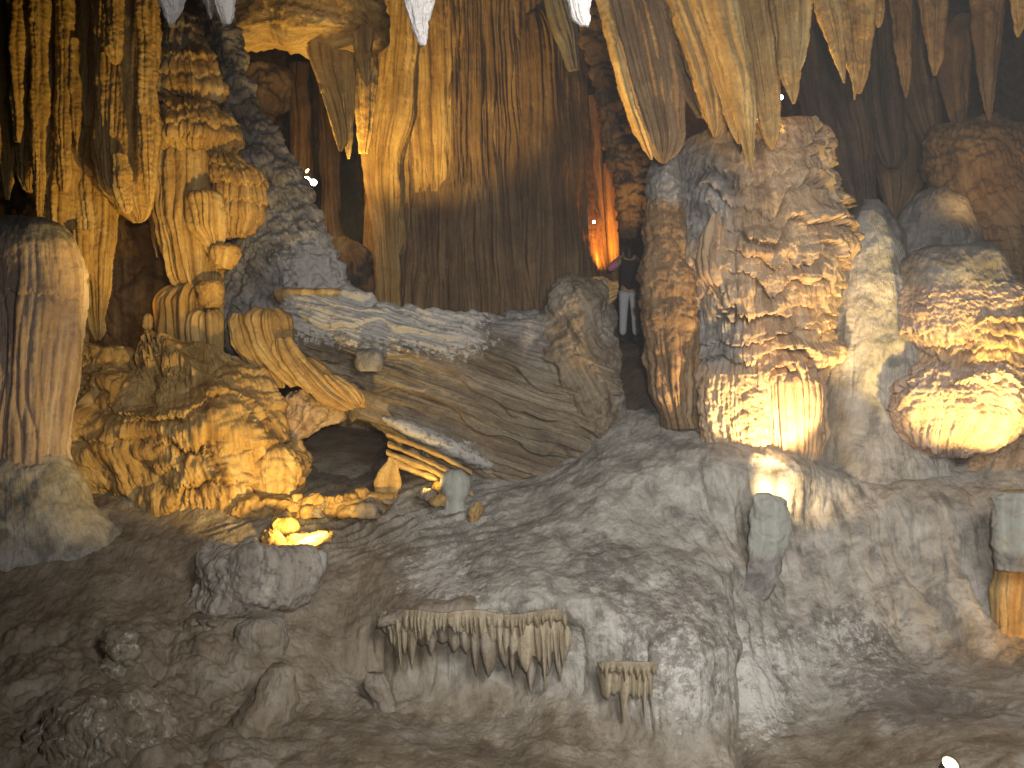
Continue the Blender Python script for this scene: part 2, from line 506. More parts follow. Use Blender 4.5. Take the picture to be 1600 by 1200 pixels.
GROUND_CTRL = [
    # left floor
    (-500, 880, 11), (-500, 1200, 8.2), (0, 880, 11.3), (0, 800, 11.9), (0, 1000, 10.0), (0, 1100, 9.0), (0, 1200, 8.2),
    (150, 850, 11.7), (150, 960, 10.4), (150, 1100, 9.2), (150, 1200, 8.3), (300, 850, 11.8), (300, 900, 11.3), (300, 1000, 10.3),
    (300, 1120, 9.4), (300, 1200, 8.4), (450, 800, 12.7), (450, 880, 11.5), (450, 980, 10.6), (450, 1060, 10.1), (450, 1140, 9.4), (450, 1200, 8.4),
    (560, 780, 13.2), (600, 850, 12.3), (560, 930, 11.3), (560, 1000, 10.7), (560, 1080, 10.4), (560, 1200, 8.5),
    # central hump and its undercut front
    (700, 790, 12.9), (800, 790, 12.6), (700, 860, 11.9), (650, 930, 10.7), (800, 860, 11.3), (760, 945, 10.0), (900, 900, 10.5), (900, 965, 9.9),
    (620, 960, 10.35), (700, 955, 10.0), (820, 955, 9.9), (620, 990, 10.55), (700, 985, 10.4), (800, 985, 10.4), (880, 990, 10.25), (620, 1015, 10.5), (700, 1015, 10.35), (800, 1015, 10.35), (890, 1025, 10.2), (700, 1080, 10.3), (800, 1080, 10.3), (890, 1100, 10.0), (700, 1140, 9.9), (800, 1150, 9.8), (700, 1200, 8.6), (850, 1200, 8.8),
    (930, 745, 12.6), (960, 700, 12.9), (1050, 645, 13.4), (1000, 660, 13.4), (1000, 800, 11.8), (1085, 690, 12.6), (1120, 694, 12.35), (1160, 708, 12.25), (1205, 724, 12.25), (1260, 722, 12.4), (1310, 735, 12.6), (1080, 800, 11.9),
    (1050, 900, 10.7), (1050, 980, 9.9), (1050, 1080, 9.6), (1050, 1200, 9.3), (960, 1000, 9.95), (960, 1120, 9.8), (960, 1200, 9.2), (1140, 930, 10.8), (1130, 1020, 9.9), (1130, 1150, 9.6),
    # right wall
    (1200, 775, 12.15), (1200, 860, 11.8), (1200, 960, 11.2), (1200, 1060, 10.5), (1215, 1160, 9.9), (1300, 780, 12.4), (1300, 880, 11.9), (1300, 960, 11.4), (1350, 1040, 10.9), (1300, 1120, 10.3),
    (1420, 760, 12.4), (1420, 860, 12.0), (1450, 960, 11.5), (1450, 1040, 11.0), (1550, 760, 12.2), (1550, 860, 11.8), (1560, 960, 11.3), (1580, 1030, 10.8),
    (1215, 1210, 9.2), (1300, 1195, 8.8), (1400, 1110, 9.9), (1400, 1195, 8.2), (1500, 1080, 10.0), (1500, 1195, 7.9), (1600, 1055, 10.2), (1600, 1195, 7.6),
    (1800, 760, 11.8), (1800, 1000, 10.8), (2100, 900, 10.5), (2100, 1200, 7.6),
    # towards and under the viewer
    (0, 1500, 5.3), (400, 1500, 5.4), (800, 1500, 5.6), (1200, 1500, 5.6), (1600, 1500, 5.3), (-500, 1500, 5.3), (2100, 1500, 5.2),
    (0, 2300, 2.9), (800, 2300, 2.9), (1600, 2300, 2.9), (-500, 2300, 2.9), (2100, 2300, 2.9),
    # upper rim runs back under the formations
    (200, 760, 12.8), (0, 700, 13.0), (400, 720, 14.2), (470, 715, 15.5), (520, 690, 17.0), (570, 690, 17.0), (530, 740, 14.8), (640, 700, 15.0), (800, 720, 14.4), (1300, 700, 13.6), (1500, 700, 13.4), (1150, 640, 14.2)]


def polyline_dist(PX, PY, pts):
    best = np.full(PX.shape, 1e9)
    for (x0, y0), (x1, y1) in zip(pts[:-1], pts[1:]):
        vx, vy = x1 - x0, y1 - y0
        t = np.clip(((PX - x0) * vx + (PY - y0) * vy) / (vx * vx + vy * vy), 0, 1)
        best = np.minimum(best, np.hypot(PX - x0 - t * vx, PY - y0 - t * vy))
    return best


def make_ground():
    px = np.concatenate([np.linspace(-500, -30, 60), np.arange(-28, 1630, 2.3), np.linspace(1632, 2100, 60)])
    py = np.concatenate([np.linspace(640, 720, 26)[:-1], np.arange(720, 1215, 1.9), np.linspace(1217, 1500, 70), np.linspace(1510, 2300, 60)])
    PX, PY = np.meshgrid(px, py)
    Dp = tps(GROUND_CTRL)(PX, PY)
    Dp = np.clip(Dp, 1.5, 17)
    X = np.stack([(PX - 800) / F * Dp, Dp, CAMZ + (600 - PY) / F * Dp], -1)
    Nn = normals(X, False)
    if Nn[..., 2].mean() < 0: Nn = -Nn
    x, y, z = X[..., 0], X[..., 1], X[..., 2]
    steep = sstep(0.85, 0.35, Nn[..., 2])
    D = 0.16 * fbm(x * 0.8 + 3, y * 0.8, z * 0.8, 4)
    D += 0.028 * fbm(x * 3.2, y * 3.2, z * 3.2, 5, 0.6)
    D += (0.012 + 0.012 * (1 - steep)) * (billow(x * 4 + 9, y * 4, z * 4.5, 4, .65) - 0.4) + 0.012 * fbm(x * 14, y * 14, z * 14, 3)
    D += steep * 0.085 * (billow(x * 3.4 + 2.2 + 0.2 * noise(x, y, z * 2), y * 1.5, z * 0.35, 2) - 0.5)
    wl = sstep(1080, 1180, PX) * sstep(735, 790, PY) * sstep(1060, 960, PY)
    D += wl * 0.16 * (billow(x * 1.9 + 0.25 * noise(x, z * 1.5, y), y * 0.6, z * 0.22 + 4, 2, .4) - 0.5)
    uf = gau(PX, PY, 1120, 790, 70, 75)
    D += uf * 0.13 * (billow((x + 0.25 * z) * 4.5, y * 0.8, z * 0.3, 2) - 0.5)
    # knobbly left foreground
    kn = sstep(520, 330, PX) * sstep(930, 1010, PY)
    D += kn * 0.22 * (billow(x * 1.5 + 4, y * 1.5, z * 1.6, 3, .55) - 0.35)
    # bedding steps on the slope in front of the fallen column
    bd = gau(PX, PY, 590, 810, 200, 60)
    zz = (PY + 0.33 * (PX - 500)) / 13.0 + 1.2 * fbm(x * 1.3, y * 1.3, z, 3)
    s = zz - np.floor(zz)
    D += bd * 0.10 * (s - 0.5) * sstep(0, 0.1, 1 - s)
    # the vertical crack
    cr = polyline_dist(PX + 5 * noise(z * 3, z * 1.3, 0.5), PY, [(1150, 930), (1166, 985), (1178, 1010), (1170, 1080), (1163, 1140), (1166, 1230)])
    D -= 0.34 * np.exp(-(cr / 6.5) ** 2) * sstep(930, 1000, PY) + 0.10 * np.exp(-(cr / 22) ** 2)
    # a little hollow on the right slope
    D -= 0.16 * gau(PX, PY, 1500, 1090, 70, 14) + 0.12 * gau(PX, PY, 1400, 1175, 50, 12) + 0.12 * gau(PX, PY, 1590, 1068, 40, 12)
    X = X + Nn * D[..., None]
    mask = np.zeros(X.shape)
    run = sstep(0.1, 0.45, noise(x * 2.6 + 7, y * 0.4, z * 0.25)) * sstep(1080, 1200, PX) * sstep(740, 800, PY) * sstep(1080, 980, PY)
    mask[..., 0] = np.clip(0.24 + 0.35 * sstep(560, 760, PX) * sstep(1180, 1080, PY) + 0.45 * run + 0.45 * gau(PX, PY, 1010, 800, 260, 160) + 0.4 * gau(PX, PY, 1350, 820, 260, 120) + 0.2 * gau(PX, PY, 1060, 1080, 130, 160)
                           - 0.5 * gau(PX, PY, 100, 930, 250, 90) - 0.5 * gau(PX, PY, 1560, 1000, 80, 60) - 0.25 * gau(PX, PY, 850, 1110, 200, 60), 0, 1)  # grey is raised on the hump crest to paint in its light
    mask[..., 1] = np.clip(0.62 * gau(PX, PY, 1340, 1010, 130, 110) + 0.62 * gau(PX, PY, 1060, 1030, 120, 170) + 0.8 * gau(PX, PY, 690, 900, 90, 60) + 0.6 * gau(PX, PY, 1200, 1100, 40, 100)
                           + 0.3 * gau(PX, PY, 230, 1080, 200, 80) + 0.5 * gau(PX, PY, 740, 790, 40, 20), 0, 1)
    mask[..., 2] = np.clip(1.0 * gau(PX, PY, 520, 700, 110, 70) + 0.5 * gau(PX, PY, 1030, 690, 40, 40) + 0.72 * gau(PX, PY, 1050, 1000, 150, 190) + 0.7 * gau(PX, PY, 1360, 1010, 120, 120) + 0.9 * gau(PX, PY, 1480, 1100, 120, 40) + 0.5 * gau(PX, PY, 930, 880, 60, 80) + 0.5 * gau(PX, PY, 740, 900, 60, 40), 0, 1)  # besides mottling, paints the shade of the dark hollow and under the ridge
    flow = np.stack([x, y * 0.5, z + y * 0.5], -1)
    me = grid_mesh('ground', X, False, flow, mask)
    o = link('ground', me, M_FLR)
    tag(o, kind='structure', label='uneven grey brown rock floor of the cave in the foreground')
    return o


def make_back_ground():
    xs = np.linspace(-19, 19, 150); ys = np.linspace(13.2, 27, 90)
    Xg, Yg = np.meshgrid(xs, ys)
    Z = 0.25 + sstep(13, 18, Yg) * 1.1 + 0.35 * fbm(Xg * 0.5, Yg * 0.5, Xg * 0 + 1, 4)
    # path climbing towards the person
    pth = np.exp(-((Xg - 2.05) / 0.9) ** 2)
    zp = np.interp(Yg, [13.2, 14.2, 16, 18, 20, 27], [1.55, 1.8, 2.3, 2.72, 2.85, 3.0])
    Z = Z * (1 - pth) + zp * pth
    X = np.stack([Xg, Yg, Z], -1)
    o = link('ground', grid_mesh('ground_behind', X, False, X.copy(), np.tile(np.array([0.3, 0, 0.2]), X.shape[:2] + (1,))), M_FLR)
    tag(o, kind='structure')
    me = o.data
    if me.polygons[0].normal.z < 0: me.flip_normals()


def make_shell():
    n, k = 170, 260
    v = np.linspace(0.02, math.pi - 0.02, n)[:, None]; u = np.linspace(0, 2 * math.pi, k, endpoint=False)[None]
    X = np.stack([20 * np.sin(v) * np.cos(u), 8 + 18 * np.sin(v) * np.sin(u), 3 + 9.5 * np.cos(v) + 0 * u], -1)
    x, y, z = X[..., 0], X[..., 1], X[..., 2]
    Nn = normals(X, True)
    D = 2.2 * fbm(x * 0.16, y * 0.16, z * 0.2, 5, 0.55) + 0.9 * (billow(x * .45, y * .45, z * .18, 3) - 0.4)
    X = X + Nn * D[..., None]
    flow = np.stack([x, y, z], -1)
    me = grid_mesh('cave_wall', X, True, flow, np.tile(np.array([0.1, 0.0, 0.2]), X.shape[:2] + (1,)))
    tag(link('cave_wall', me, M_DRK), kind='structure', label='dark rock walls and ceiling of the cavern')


make_ground()
make_back_ground()
make_shell()
def patchy(px, py, sx, sy, lo=-0.15, hi=0.3, o=0.0):
    return sstep(lo, hi, noise(px / sx + o, py / sy + o, o))


FL = ('flute', 0.07, 5.0, 0.05)
ROUGH = [('fbm', 0.02, 7, 4), ('lump', 0.02, 9)]

# ------------------------------------------------------------------ right-hand columns
thing('rock_wall', 'rough brown rock wall in the gap behind the long golden stalactites at left', 'rock', [(180, -60, 300), (260, -60, 330), (400, -60, 340), (520, -40, 330), (600, 0, 320)], 16.2, M_BRN, ratio=0.3, res=2.2, rad=0.05, fx=[('fbm', 0.5, 0.8, 5), ('lump', 0.2, 1.5), ('fbm', 0.08, 4, 4)])
r1 = empty('flowstone_column', P(1200, 705, 13.2), 'broad shelved flowstone column lit from below, beside the person, its lowest drum glaring white', 'column')
body('column_body', [(199, 1165, 1225), (206, 1110, 1272), (218, 1080, 1286), (260, 1062, 1292), (330, 1052, 1312), (400, 1054, 1321), (450, 1066, 1312), (500, 1082, 1297), (560, 1084, 1292),
                     (600, 1084, 1288), (650, 1086, 1286), (690, 1092, 1284), (720, 1110, 1276), (745, 1150, 1262)], 13.2, M_TAN, r1, ratio=0.75, res=1.45, rad=0.05,
     fx=[('shelf', 0.30, 0.33, 1.9, 8, 0.28, lambda px, py: (sstep(1080, 1170, px) * sstep(640, 560, py) + 0.3) * (0.45 + 0.75 * patchy(px, py, 60, 45, o=1.7))),
         ('shelf', 0.035, 0.12, 1.3, 14, 0.35, lambda px, py: sstep(640, 560, py) * sstep(1100, 1200, px)),
         ('pipe', 0.05, 9, 1.5, lambda px, py: sstep(575, 610, py) + 0.5), ('fbm', 0.14, 1.6, 4), ('fbm', 0.02, 9, 4)],
     grey=lambda px, py: np.clip(0.1 + 0.75 * gau(px, py, 1090, 300, 70, 90) + 0.7 * gau(px, py, 1110, 520, 60, 60) + 0.3 * gau(px, py, 1290, 400, 60, 120), 0, 1))  # grey patches paint in where only the flash falls
body('drapery', [(300, 1122, 1150), (340, 1104, 1160), (400, 1086, 1168), (430, 1092, 1172), (448, 1106, 1174), (462, 1128, 1172), (484, 1150, 1160)], 12.75, M_TAN, r1, ratio=0.9, res=1.6,
     fx=[('pipe', 0.07, 11, 1.5), ('fbm', 0.08, 3, 4)])
body('drapery', [(300, 1150, 1175), (318, 1142, 1180), (345, 1150, 1178), (368, 1155, 1170)], 12.62, M_TAN, r1, ratio=0.6, res=1.6, fx=[('flute', 0.05, 9, 0.05)])
body('drapery', [(590, 1200, 1276), (600, 1196, 1285), (660, 1199, 1284), (700, 1202, 1282), (716, 1206, 1276), (728, 1215, 1268)], 12.66, M_TAN, r1, ratio=0.65, res=1.4, fx=[('pipe', 0.08, 11, 1.2), ('fbm', 0.03, 4, 3)])
body('drapery', [(585, 1100, 1190), (610, 1092, 1200), (660, 1094, 1206), (690, 1100, 1208), (705, 1120, 1206), (718, 1150, 1200)], 12.66, M_TAN, r1, ratio=0.5, res=1.4, fx=[('flute', 0.08, 7, 0.06), ('lump', 0.06, 5), ('fbm', 0.02, 9, 3)])
adopt(r1)
thing('rock_stump', 'yellow lit squarish stump on top of the shelved right column', 'rock', [(209, 1222, 1248), (214, 1216, 1252), (232, 1215, 1254), (262, 1208, 1264)], 13.0, M_CAL, ratio=0.7, res=2, fx=[('fbm', 0.04, 4, 4)])

thing('rock_pillar', 'narrow brown pillar standing in front of the person in white trousers', 'pillar',
      [(235, 1030, 1056), (260, 1020, 1068), (330, 1008, 1074), (400, 1006, 1080), (470, 1006, 1086), (560, 1012, 1086), (600, 1018, 1083), (640, 1030, 1082), (670, 1036, 1086)], 13.0, M_BRN,
      ratio=0.9, res=1.6, rad=0.05, fx=[('flute', 0.09, 7, 0.06, lambda px, py: sstep(500, 560, py) + 0.3), ('fbm', 0.12, 2.2, 5), ('lump', 0.05, 5, lambda px, py: sstep(560, 500, py)), ('fbm', 0.02, 10, 4)],
      grey=lambda px, py: 0.8 * sstep(340, 270, py) + 0.2)

thing('flowstone_buttress', 'smooth grey shadowed buttress between the shelved column and the rounded bulb', 'rock',
      [(330, 1345, 1370), (390, 1322, 1412), (450, 1306, 1440), (520, 1292, 1460), (600, 1282, 1470), (680, 1268, 1476), (720, 1262, 1490), (760, 1256, 1500), (800, 1240, 1510), (880, 1190, 1540)], 13.2, M_FLR,
      ratio=0.65, res=1.9, rad=0.05, fx=[('fbm', 0.10, 1.2, 4), ('flute', 0.03, 3, 0.08), ('fbm', 0.02, 9, 5), ('lump', 0.010, 16)], grey=lambda px, py: 0.3 + 0.35 * sstep(1300, 1350, px))  # right part painted grey as the side away from the lamp

r3 = empty('flowstone_bulb', P(1500, 712, 12.6), 'rounded bulb of yellow lit drips under a grey dome, beside the right-hand frame edge', 'flowstone')
body('dome', [(383, 1450, 1530), (392, 1425, 1550), (415, 1404, 1566), (450, 1395, 1582), (490, 1393, 1592), (515, 1402, 1596), (535, 1425, 1592), (548, 1455, 1580)], 12.9, M_PNK, r3, ratio=0.75, res=1.45, rad=0.14,
     fx=[('shelf', 0.12, 0.15, 1.3, 11, 0.5, lambda px, py: (sstep(425, 470, py + 0.12 * (px - 1480)) * 0.9 + 0.05) * (0.4 + 0.9 * patchy(px, py, 45, 40, o=5.2))), ('shelf', 0.04, 0.07, 1.1, 17, 0.5, lambda px, py: sstep(440, 470, py)), ('fbm', 0.10, 1.6, 4), ('fbm', 0.02, 9, 4)],
     grey=lambda px, py: 0.75 * sstep(470, 425, py))  # top painted grey as if lit by the flash alone
body('neck', [(500, 1430, 1598), (525, 1428, 1606), (560, 1420, 1612), (600, 1408, 1614), (640, 1412, 1610)], 12.86, M_TAN, r3, ratio=0.76, res=1.6, rad=0.15, fx=[('shelf', 0.16, 0.17, 1.6, 9, 0.3), ('fbm', 0.12, 2.5, 4)])
body('bowl', [(572, 1450, 1598), (585, 1425, 1606), (610, 1406, 1610), (645, 1402, 1604), (672, 1404, 1588), (692, 1416, 1560), (706, 1440, 1530), (713, 1470, 1510)], 12.75, M_PNK, r3, ratio=0.75, res=1.45, rad=0.16,
     fx=[('shelf', 0.15, 0.22, 1.8, 8, 0.30, lambda px, py: sstep(665, 640, py) * (0.4 + 0.9 * patchy(px, py, 45, 40, o=6.6))), ('shelf', 0.04, 0.08, 1.1, 16, 0.5), ('flute', 0.08, 9, 0.05, lambda px, py: sstep(650, 672, py)), ('fbm', 0.16, 2.2, 5), ('fbm', 0.02, 10, 3)])
adopt(r3)
thing('rock', 'round yellow knob behind the right-hand bulb near the frame edge', 'rock', [(442, 1570, 1600), (455, 1560, 1616), (480, 1562, 1620), (495, 1575, 1610)], 13.6, M_CAL, ratio=0.9, fx=ROUGH)
thing('flowstone_bank', 'brightly lit yellow flowstone bank just below the bulb at the right frame edge', 'flowstone', [(625, 1600, 1700), (660, 1560, 1710), (710, 1522, 1720), (750, 1500, 1720), (790, 1488, 1720), (830, 1480, 1720)], 12.9, M_TAN, ratio=0.6, res=1.7,
      fx=[('shelf', 0.12, 0.24, 1.4, 9, 0.4), ('fbm', 0.15, 1.8, 5), ('lump', 0.04, 7)])
thing('calcite_column', 'orange lit column at the right frame edge below the mortar lamp shield', 'column', [(820, 1570, 1720), (870, 1558, 1720), (940, 1552, 1720), (1010, 1550, 1720), (1050, 1562, 1720), (1075, 1590, 1720)], 11.3, M_CAL, ratio=0.5, res=2, fx=[('flute', 0.06, 4, 0.06), ('fbm', 0.06, 2.5, 5)])

# mortar shields that hide the floodlights
SH = 'mortar shields hiding floodlights'
thing('lamp_shield', 'grey green mortar shield below the glaring drum of the broad column', 'lamp shield', [(767, 1180, 1204), (771, 1173, 1216), (785, 1171, 1233), (830, 1170, 1233), (870, 1166, 1226), (905, 1158, 1214), (935, 1150, 1205)], 11.3, M_PLA, SH, ratio=0.5, res=1.8, rad=0.08, sq=0.8, fx=[('fbm', 0.10, 2.5, 5), ('fbm', 0.02, 12, 4)], damp=0.25, crust=0.1, grey=lambda px, py: 0.9 * sstep(840, 890, py))
thing('lamp_shield', 'grey mortar shield at the right frame edge under the yellow flowstone bank', 'lamp shield', [(769, 1558, 1660), (776, 1550, 1668), (820, 1550, 1668), (860, 1552, 1668), (890, 1556, 1660)], 10.8, M_PLA, SH, ratio=0.4, res=1.8, rad=0.08, sq=0.8, fx=[('fbm', 0.10, 2.5, 5), ('fbm', 0.02, 12, 4)], damp=0.25, grey=lambda px, py: 0.9 * sstep(840, 890, py))
thing('lamp_shield', 'small dark grey mortar block behind the whitish crusted boulder', 'lamp shield', [(860, 474, 506), (866, 470, 512), (885, 468, 511), (900, 466, 506)], 11.0, M_PLA, SH, ratio=0.6, res=2, rad=0.02, sq=0.55, fx=[('fbm', 0.012, 4, 4)])

# humps and hangings behind the bulb
thing('rock', 'rounded hump coloured dark as the shadow behind the dome of the right-hand bulb', 'rock', [(296, 1450, 1486), (310, 1425, 1502), (340, 1405, 1518), (400, 1385, 1540), (450, 1380, 1560)], 14.6, M_DRK, ratio=0.7, fx=ROUGH + [('fbm', 0.1, 1.5, 3)], grey=0.6)  # dark rock colour stands in for the dome's shadow
thing('rock', 'dark grey hump behind the smooth grey buttress', 'rock', [(312, 1350, 1372), (330, 1338, 1392), (380, 1322, 1412), (440, 1315, 1420)], 14.4, M_GRY, ratio=0.7, fx=ROUGH + [('fbm', 0.1, 1.5, 3)], grey=0.6)
thing('flowstone_bank', 'tan rippled flowstone bank in the dim upper right corner', 'flowstone', [(195, 1470, 1580), (225, 1446, 1640), (300, 1452, 1700), (360, 1512, 1720), (420, 1530, 1720), (480, 1540, 1720)], 15.6, M_BRN, ratio=0.5, res=2,
      fx=[('shelf', 0.12, 0.22, 1.4, 7, 0.5), ('lump', 0.1, 3.5), ('fbm', 0.15, 1.5, 5)])
DK = 'dim leaning stalactites at the upper right'
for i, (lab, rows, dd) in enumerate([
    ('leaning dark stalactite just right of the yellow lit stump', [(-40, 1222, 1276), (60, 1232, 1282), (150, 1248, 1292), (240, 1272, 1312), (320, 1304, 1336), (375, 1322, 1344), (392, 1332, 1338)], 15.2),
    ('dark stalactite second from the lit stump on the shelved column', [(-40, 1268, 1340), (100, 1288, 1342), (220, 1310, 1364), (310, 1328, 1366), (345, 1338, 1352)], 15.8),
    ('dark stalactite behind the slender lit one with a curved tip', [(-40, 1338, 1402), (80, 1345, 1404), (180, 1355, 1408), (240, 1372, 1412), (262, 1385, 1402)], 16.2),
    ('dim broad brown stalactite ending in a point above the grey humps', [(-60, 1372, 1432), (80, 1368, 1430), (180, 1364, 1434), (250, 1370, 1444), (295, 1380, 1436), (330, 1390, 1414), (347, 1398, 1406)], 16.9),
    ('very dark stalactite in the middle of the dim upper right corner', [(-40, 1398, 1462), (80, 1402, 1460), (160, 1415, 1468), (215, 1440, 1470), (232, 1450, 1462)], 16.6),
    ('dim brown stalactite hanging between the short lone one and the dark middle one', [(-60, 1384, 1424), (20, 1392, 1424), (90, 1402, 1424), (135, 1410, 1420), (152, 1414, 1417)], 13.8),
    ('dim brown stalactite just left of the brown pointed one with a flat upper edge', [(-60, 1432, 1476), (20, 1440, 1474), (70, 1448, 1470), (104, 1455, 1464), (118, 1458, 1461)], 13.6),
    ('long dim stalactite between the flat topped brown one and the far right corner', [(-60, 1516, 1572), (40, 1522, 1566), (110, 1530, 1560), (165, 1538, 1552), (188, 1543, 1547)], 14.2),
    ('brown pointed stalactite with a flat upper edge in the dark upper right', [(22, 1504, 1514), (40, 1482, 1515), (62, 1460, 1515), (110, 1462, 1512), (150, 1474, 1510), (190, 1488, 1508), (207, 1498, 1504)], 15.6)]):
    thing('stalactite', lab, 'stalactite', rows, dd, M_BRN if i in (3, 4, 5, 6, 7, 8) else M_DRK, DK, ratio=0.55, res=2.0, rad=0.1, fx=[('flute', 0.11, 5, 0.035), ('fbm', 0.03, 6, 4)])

# hanging stalactites, upper right
SR = 'golden stalactites at the upper right'
SFX = [('flute', 0.07, 5, 0.02), ('pipe', 0.05, 15, 1.2), ('fbm', 0.04, 2.5, 3), ('lump', 0.012, 16), ('fbm', 0.014, 9, 4)]
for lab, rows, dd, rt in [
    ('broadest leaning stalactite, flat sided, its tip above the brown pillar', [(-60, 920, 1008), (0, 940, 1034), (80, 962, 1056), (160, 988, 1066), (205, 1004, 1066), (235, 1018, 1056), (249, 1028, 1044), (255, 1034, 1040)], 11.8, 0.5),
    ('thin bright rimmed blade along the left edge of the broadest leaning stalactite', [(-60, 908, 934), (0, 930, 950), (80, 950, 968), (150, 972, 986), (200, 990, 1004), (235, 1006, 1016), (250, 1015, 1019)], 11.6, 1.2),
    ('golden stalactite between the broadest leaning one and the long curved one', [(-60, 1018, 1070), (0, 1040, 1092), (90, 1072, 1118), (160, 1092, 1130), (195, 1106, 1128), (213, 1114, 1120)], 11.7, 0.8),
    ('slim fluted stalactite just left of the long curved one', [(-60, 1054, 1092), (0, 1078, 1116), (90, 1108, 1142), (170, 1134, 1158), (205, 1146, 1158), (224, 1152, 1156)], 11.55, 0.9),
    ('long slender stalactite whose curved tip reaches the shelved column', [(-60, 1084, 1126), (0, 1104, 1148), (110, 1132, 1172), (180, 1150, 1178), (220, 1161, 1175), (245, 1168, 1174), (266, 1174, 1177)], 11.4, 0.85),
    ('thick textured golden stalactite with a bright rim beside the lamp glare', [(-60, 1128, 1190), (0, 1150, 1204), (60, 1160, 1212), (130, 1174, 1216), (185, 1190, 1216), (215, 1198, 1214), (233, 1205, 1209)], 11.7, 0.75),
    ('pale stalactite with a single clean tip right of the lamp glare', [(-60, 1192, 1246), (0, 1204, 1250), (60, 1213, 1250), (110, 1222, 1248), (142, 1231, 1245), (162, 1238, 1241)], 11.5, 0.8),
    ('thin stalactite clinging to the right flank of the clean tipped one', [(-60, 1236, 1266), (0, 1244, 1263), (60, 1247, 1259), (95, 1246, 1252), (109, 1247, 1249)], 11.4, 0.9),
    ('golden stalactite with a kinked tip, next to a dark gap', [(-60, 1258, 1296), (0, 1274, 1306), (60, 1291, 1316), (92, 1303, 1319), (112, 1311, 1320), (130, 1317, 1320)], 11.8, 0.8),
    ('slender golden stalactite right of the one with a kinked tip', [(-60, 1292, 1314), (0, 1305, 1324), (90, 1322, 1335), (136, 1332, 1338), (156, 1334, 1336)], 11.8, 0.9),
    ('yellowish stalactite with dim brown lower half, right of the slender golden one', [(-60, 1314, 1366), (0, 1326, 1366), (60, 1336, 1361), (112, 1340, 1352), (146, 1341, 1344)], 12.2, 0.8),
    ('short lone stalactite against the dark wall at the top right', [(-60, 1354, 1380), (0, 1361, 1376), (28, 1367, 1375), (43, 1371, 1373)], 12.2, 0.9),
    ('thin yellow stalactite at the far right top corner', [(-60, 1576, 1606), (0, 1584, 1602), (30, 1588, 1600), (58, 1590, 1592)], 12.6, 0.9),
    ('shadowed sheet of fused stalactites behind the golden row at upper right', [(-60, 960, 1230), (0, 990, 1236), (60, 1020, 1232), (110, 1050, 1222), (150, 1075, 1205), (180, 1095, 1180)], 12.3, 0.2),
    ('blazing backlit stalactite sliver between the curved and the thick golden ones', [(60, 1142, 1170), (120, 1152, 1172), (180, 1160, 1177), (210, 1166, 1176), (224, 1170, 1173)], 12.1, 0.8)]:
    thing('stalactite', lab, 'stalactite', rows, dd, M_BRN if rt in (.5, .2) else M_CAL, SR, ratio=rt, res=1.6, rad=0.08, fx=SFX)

# flash-lit white tips hanging close to the viewer
WT = 'white stalactite tips close to the viewer'
for lab, rows, dd in [
    ('white stalactite tip at the top left, wider of the close pair', [(-60, 240, 296), (0, 249, 285), (20, 256, 281), (32, 261, 274), (39, 265, 269)], 5.4),
    ('white rounded stalactite tip right of the wider white one at top left', [(-60, 330, 370), (0, 336, 366), (20, 341, 363), (33, 346, 361), (38, 351, 358)], 5.6),
    ('longest white stalactite tip, pointing down over the big back column', [(-60, 622, 684), (0, 631, 677), (30, 640, 671), (55, 651, 667), (68, 655, 665), (71, 657, 663)], 5.2),
    ('white stalactite tip with a ragged edge beside the broad leaning stalactite', [(-60, 878, 926), (0, 886, 921), (20, 892, 920), (34, 899, 919), (41, 906, 918)], 5.3)]:
    thing('stalactite', lab, 'stalactite', rows, dd, M_TIP, WT, ratio=0.9, res=1.2, rad=0.12, fx=[('fbm', 0.02, 9, 3), ('flute', 0.015, 30, 0.1), ('fbm', 0.008, 30, 4)])
thing('stalactite', 'dim grey stalactite tip hanging between the two white tips at top left', 'stalactite', [(-60, 300, 342), (0, 316, 336), (20, 324, 333), (30, 328, 331)], 6.2, M_GRY, WT, ratio=0.9, res=1.4, fx=[('fbm', 0.01, 20, 3)])

# ------------------------------------------------------------------ left group
thing('calcite_column', 'stout pinkish tan column with a domed top at the left frame edge', 'column',
      [(340, 20, 72), (346, -10, 92), (358, -40, 108), (385, -60, 121), (430, -70, 127), (520, -70, 125), (600, -66, 116), (700, -62, 106), (770, -66, 110), (800, -80, 120)], 12.0, M_PNK, ratio=0.75, res=1.6, rad=0.05,
      fx=[('flute', 0.06, 4, 0.03, lambda px, py: sstep(370, 470, py)), ('pipe', 0.055, 9, 1.5, lambda px, py: sstep(350, 430, py)), ('shelf', 0.05, 0.45, 1.2, 6, 0.3, lambda px, py: sstep(520, 470, py) * sstep(385, 430, py)), ('fbm', 0.05, 2, 4), ('fbm', 0.015, 10, 4)],
      grey=lambda px, py: 0.75 * sstep(395, 360, py) + 0.7 * sstep(690, 760, py))  # grey on the domed top paints in the flash light
thing('flowstone_mound', 'low grey skirt of rock around the foot of the left frame edge column', 'mound', [(705, -40, 98), (730, -100, 116), (780, -140, 146), (830, -170, 178), (880, -200, 200)], 11.9, M_FLR, ratio=0.55, res=2, fx=[('fbm', 0.12, 1.4, 5), ('fbm', 0.03, 6, 4)], grey=0.6)
SL = 'long golden stalactites at the upper left'
LFX = [('flute', 0.05, 3.5, 0.015), ('pipe', 0.045, 13, 1.0), ('fbm', 0.06, 2, 3), ('lump', 0.022, 14), ('fbm', 0.015, 9, 4)]
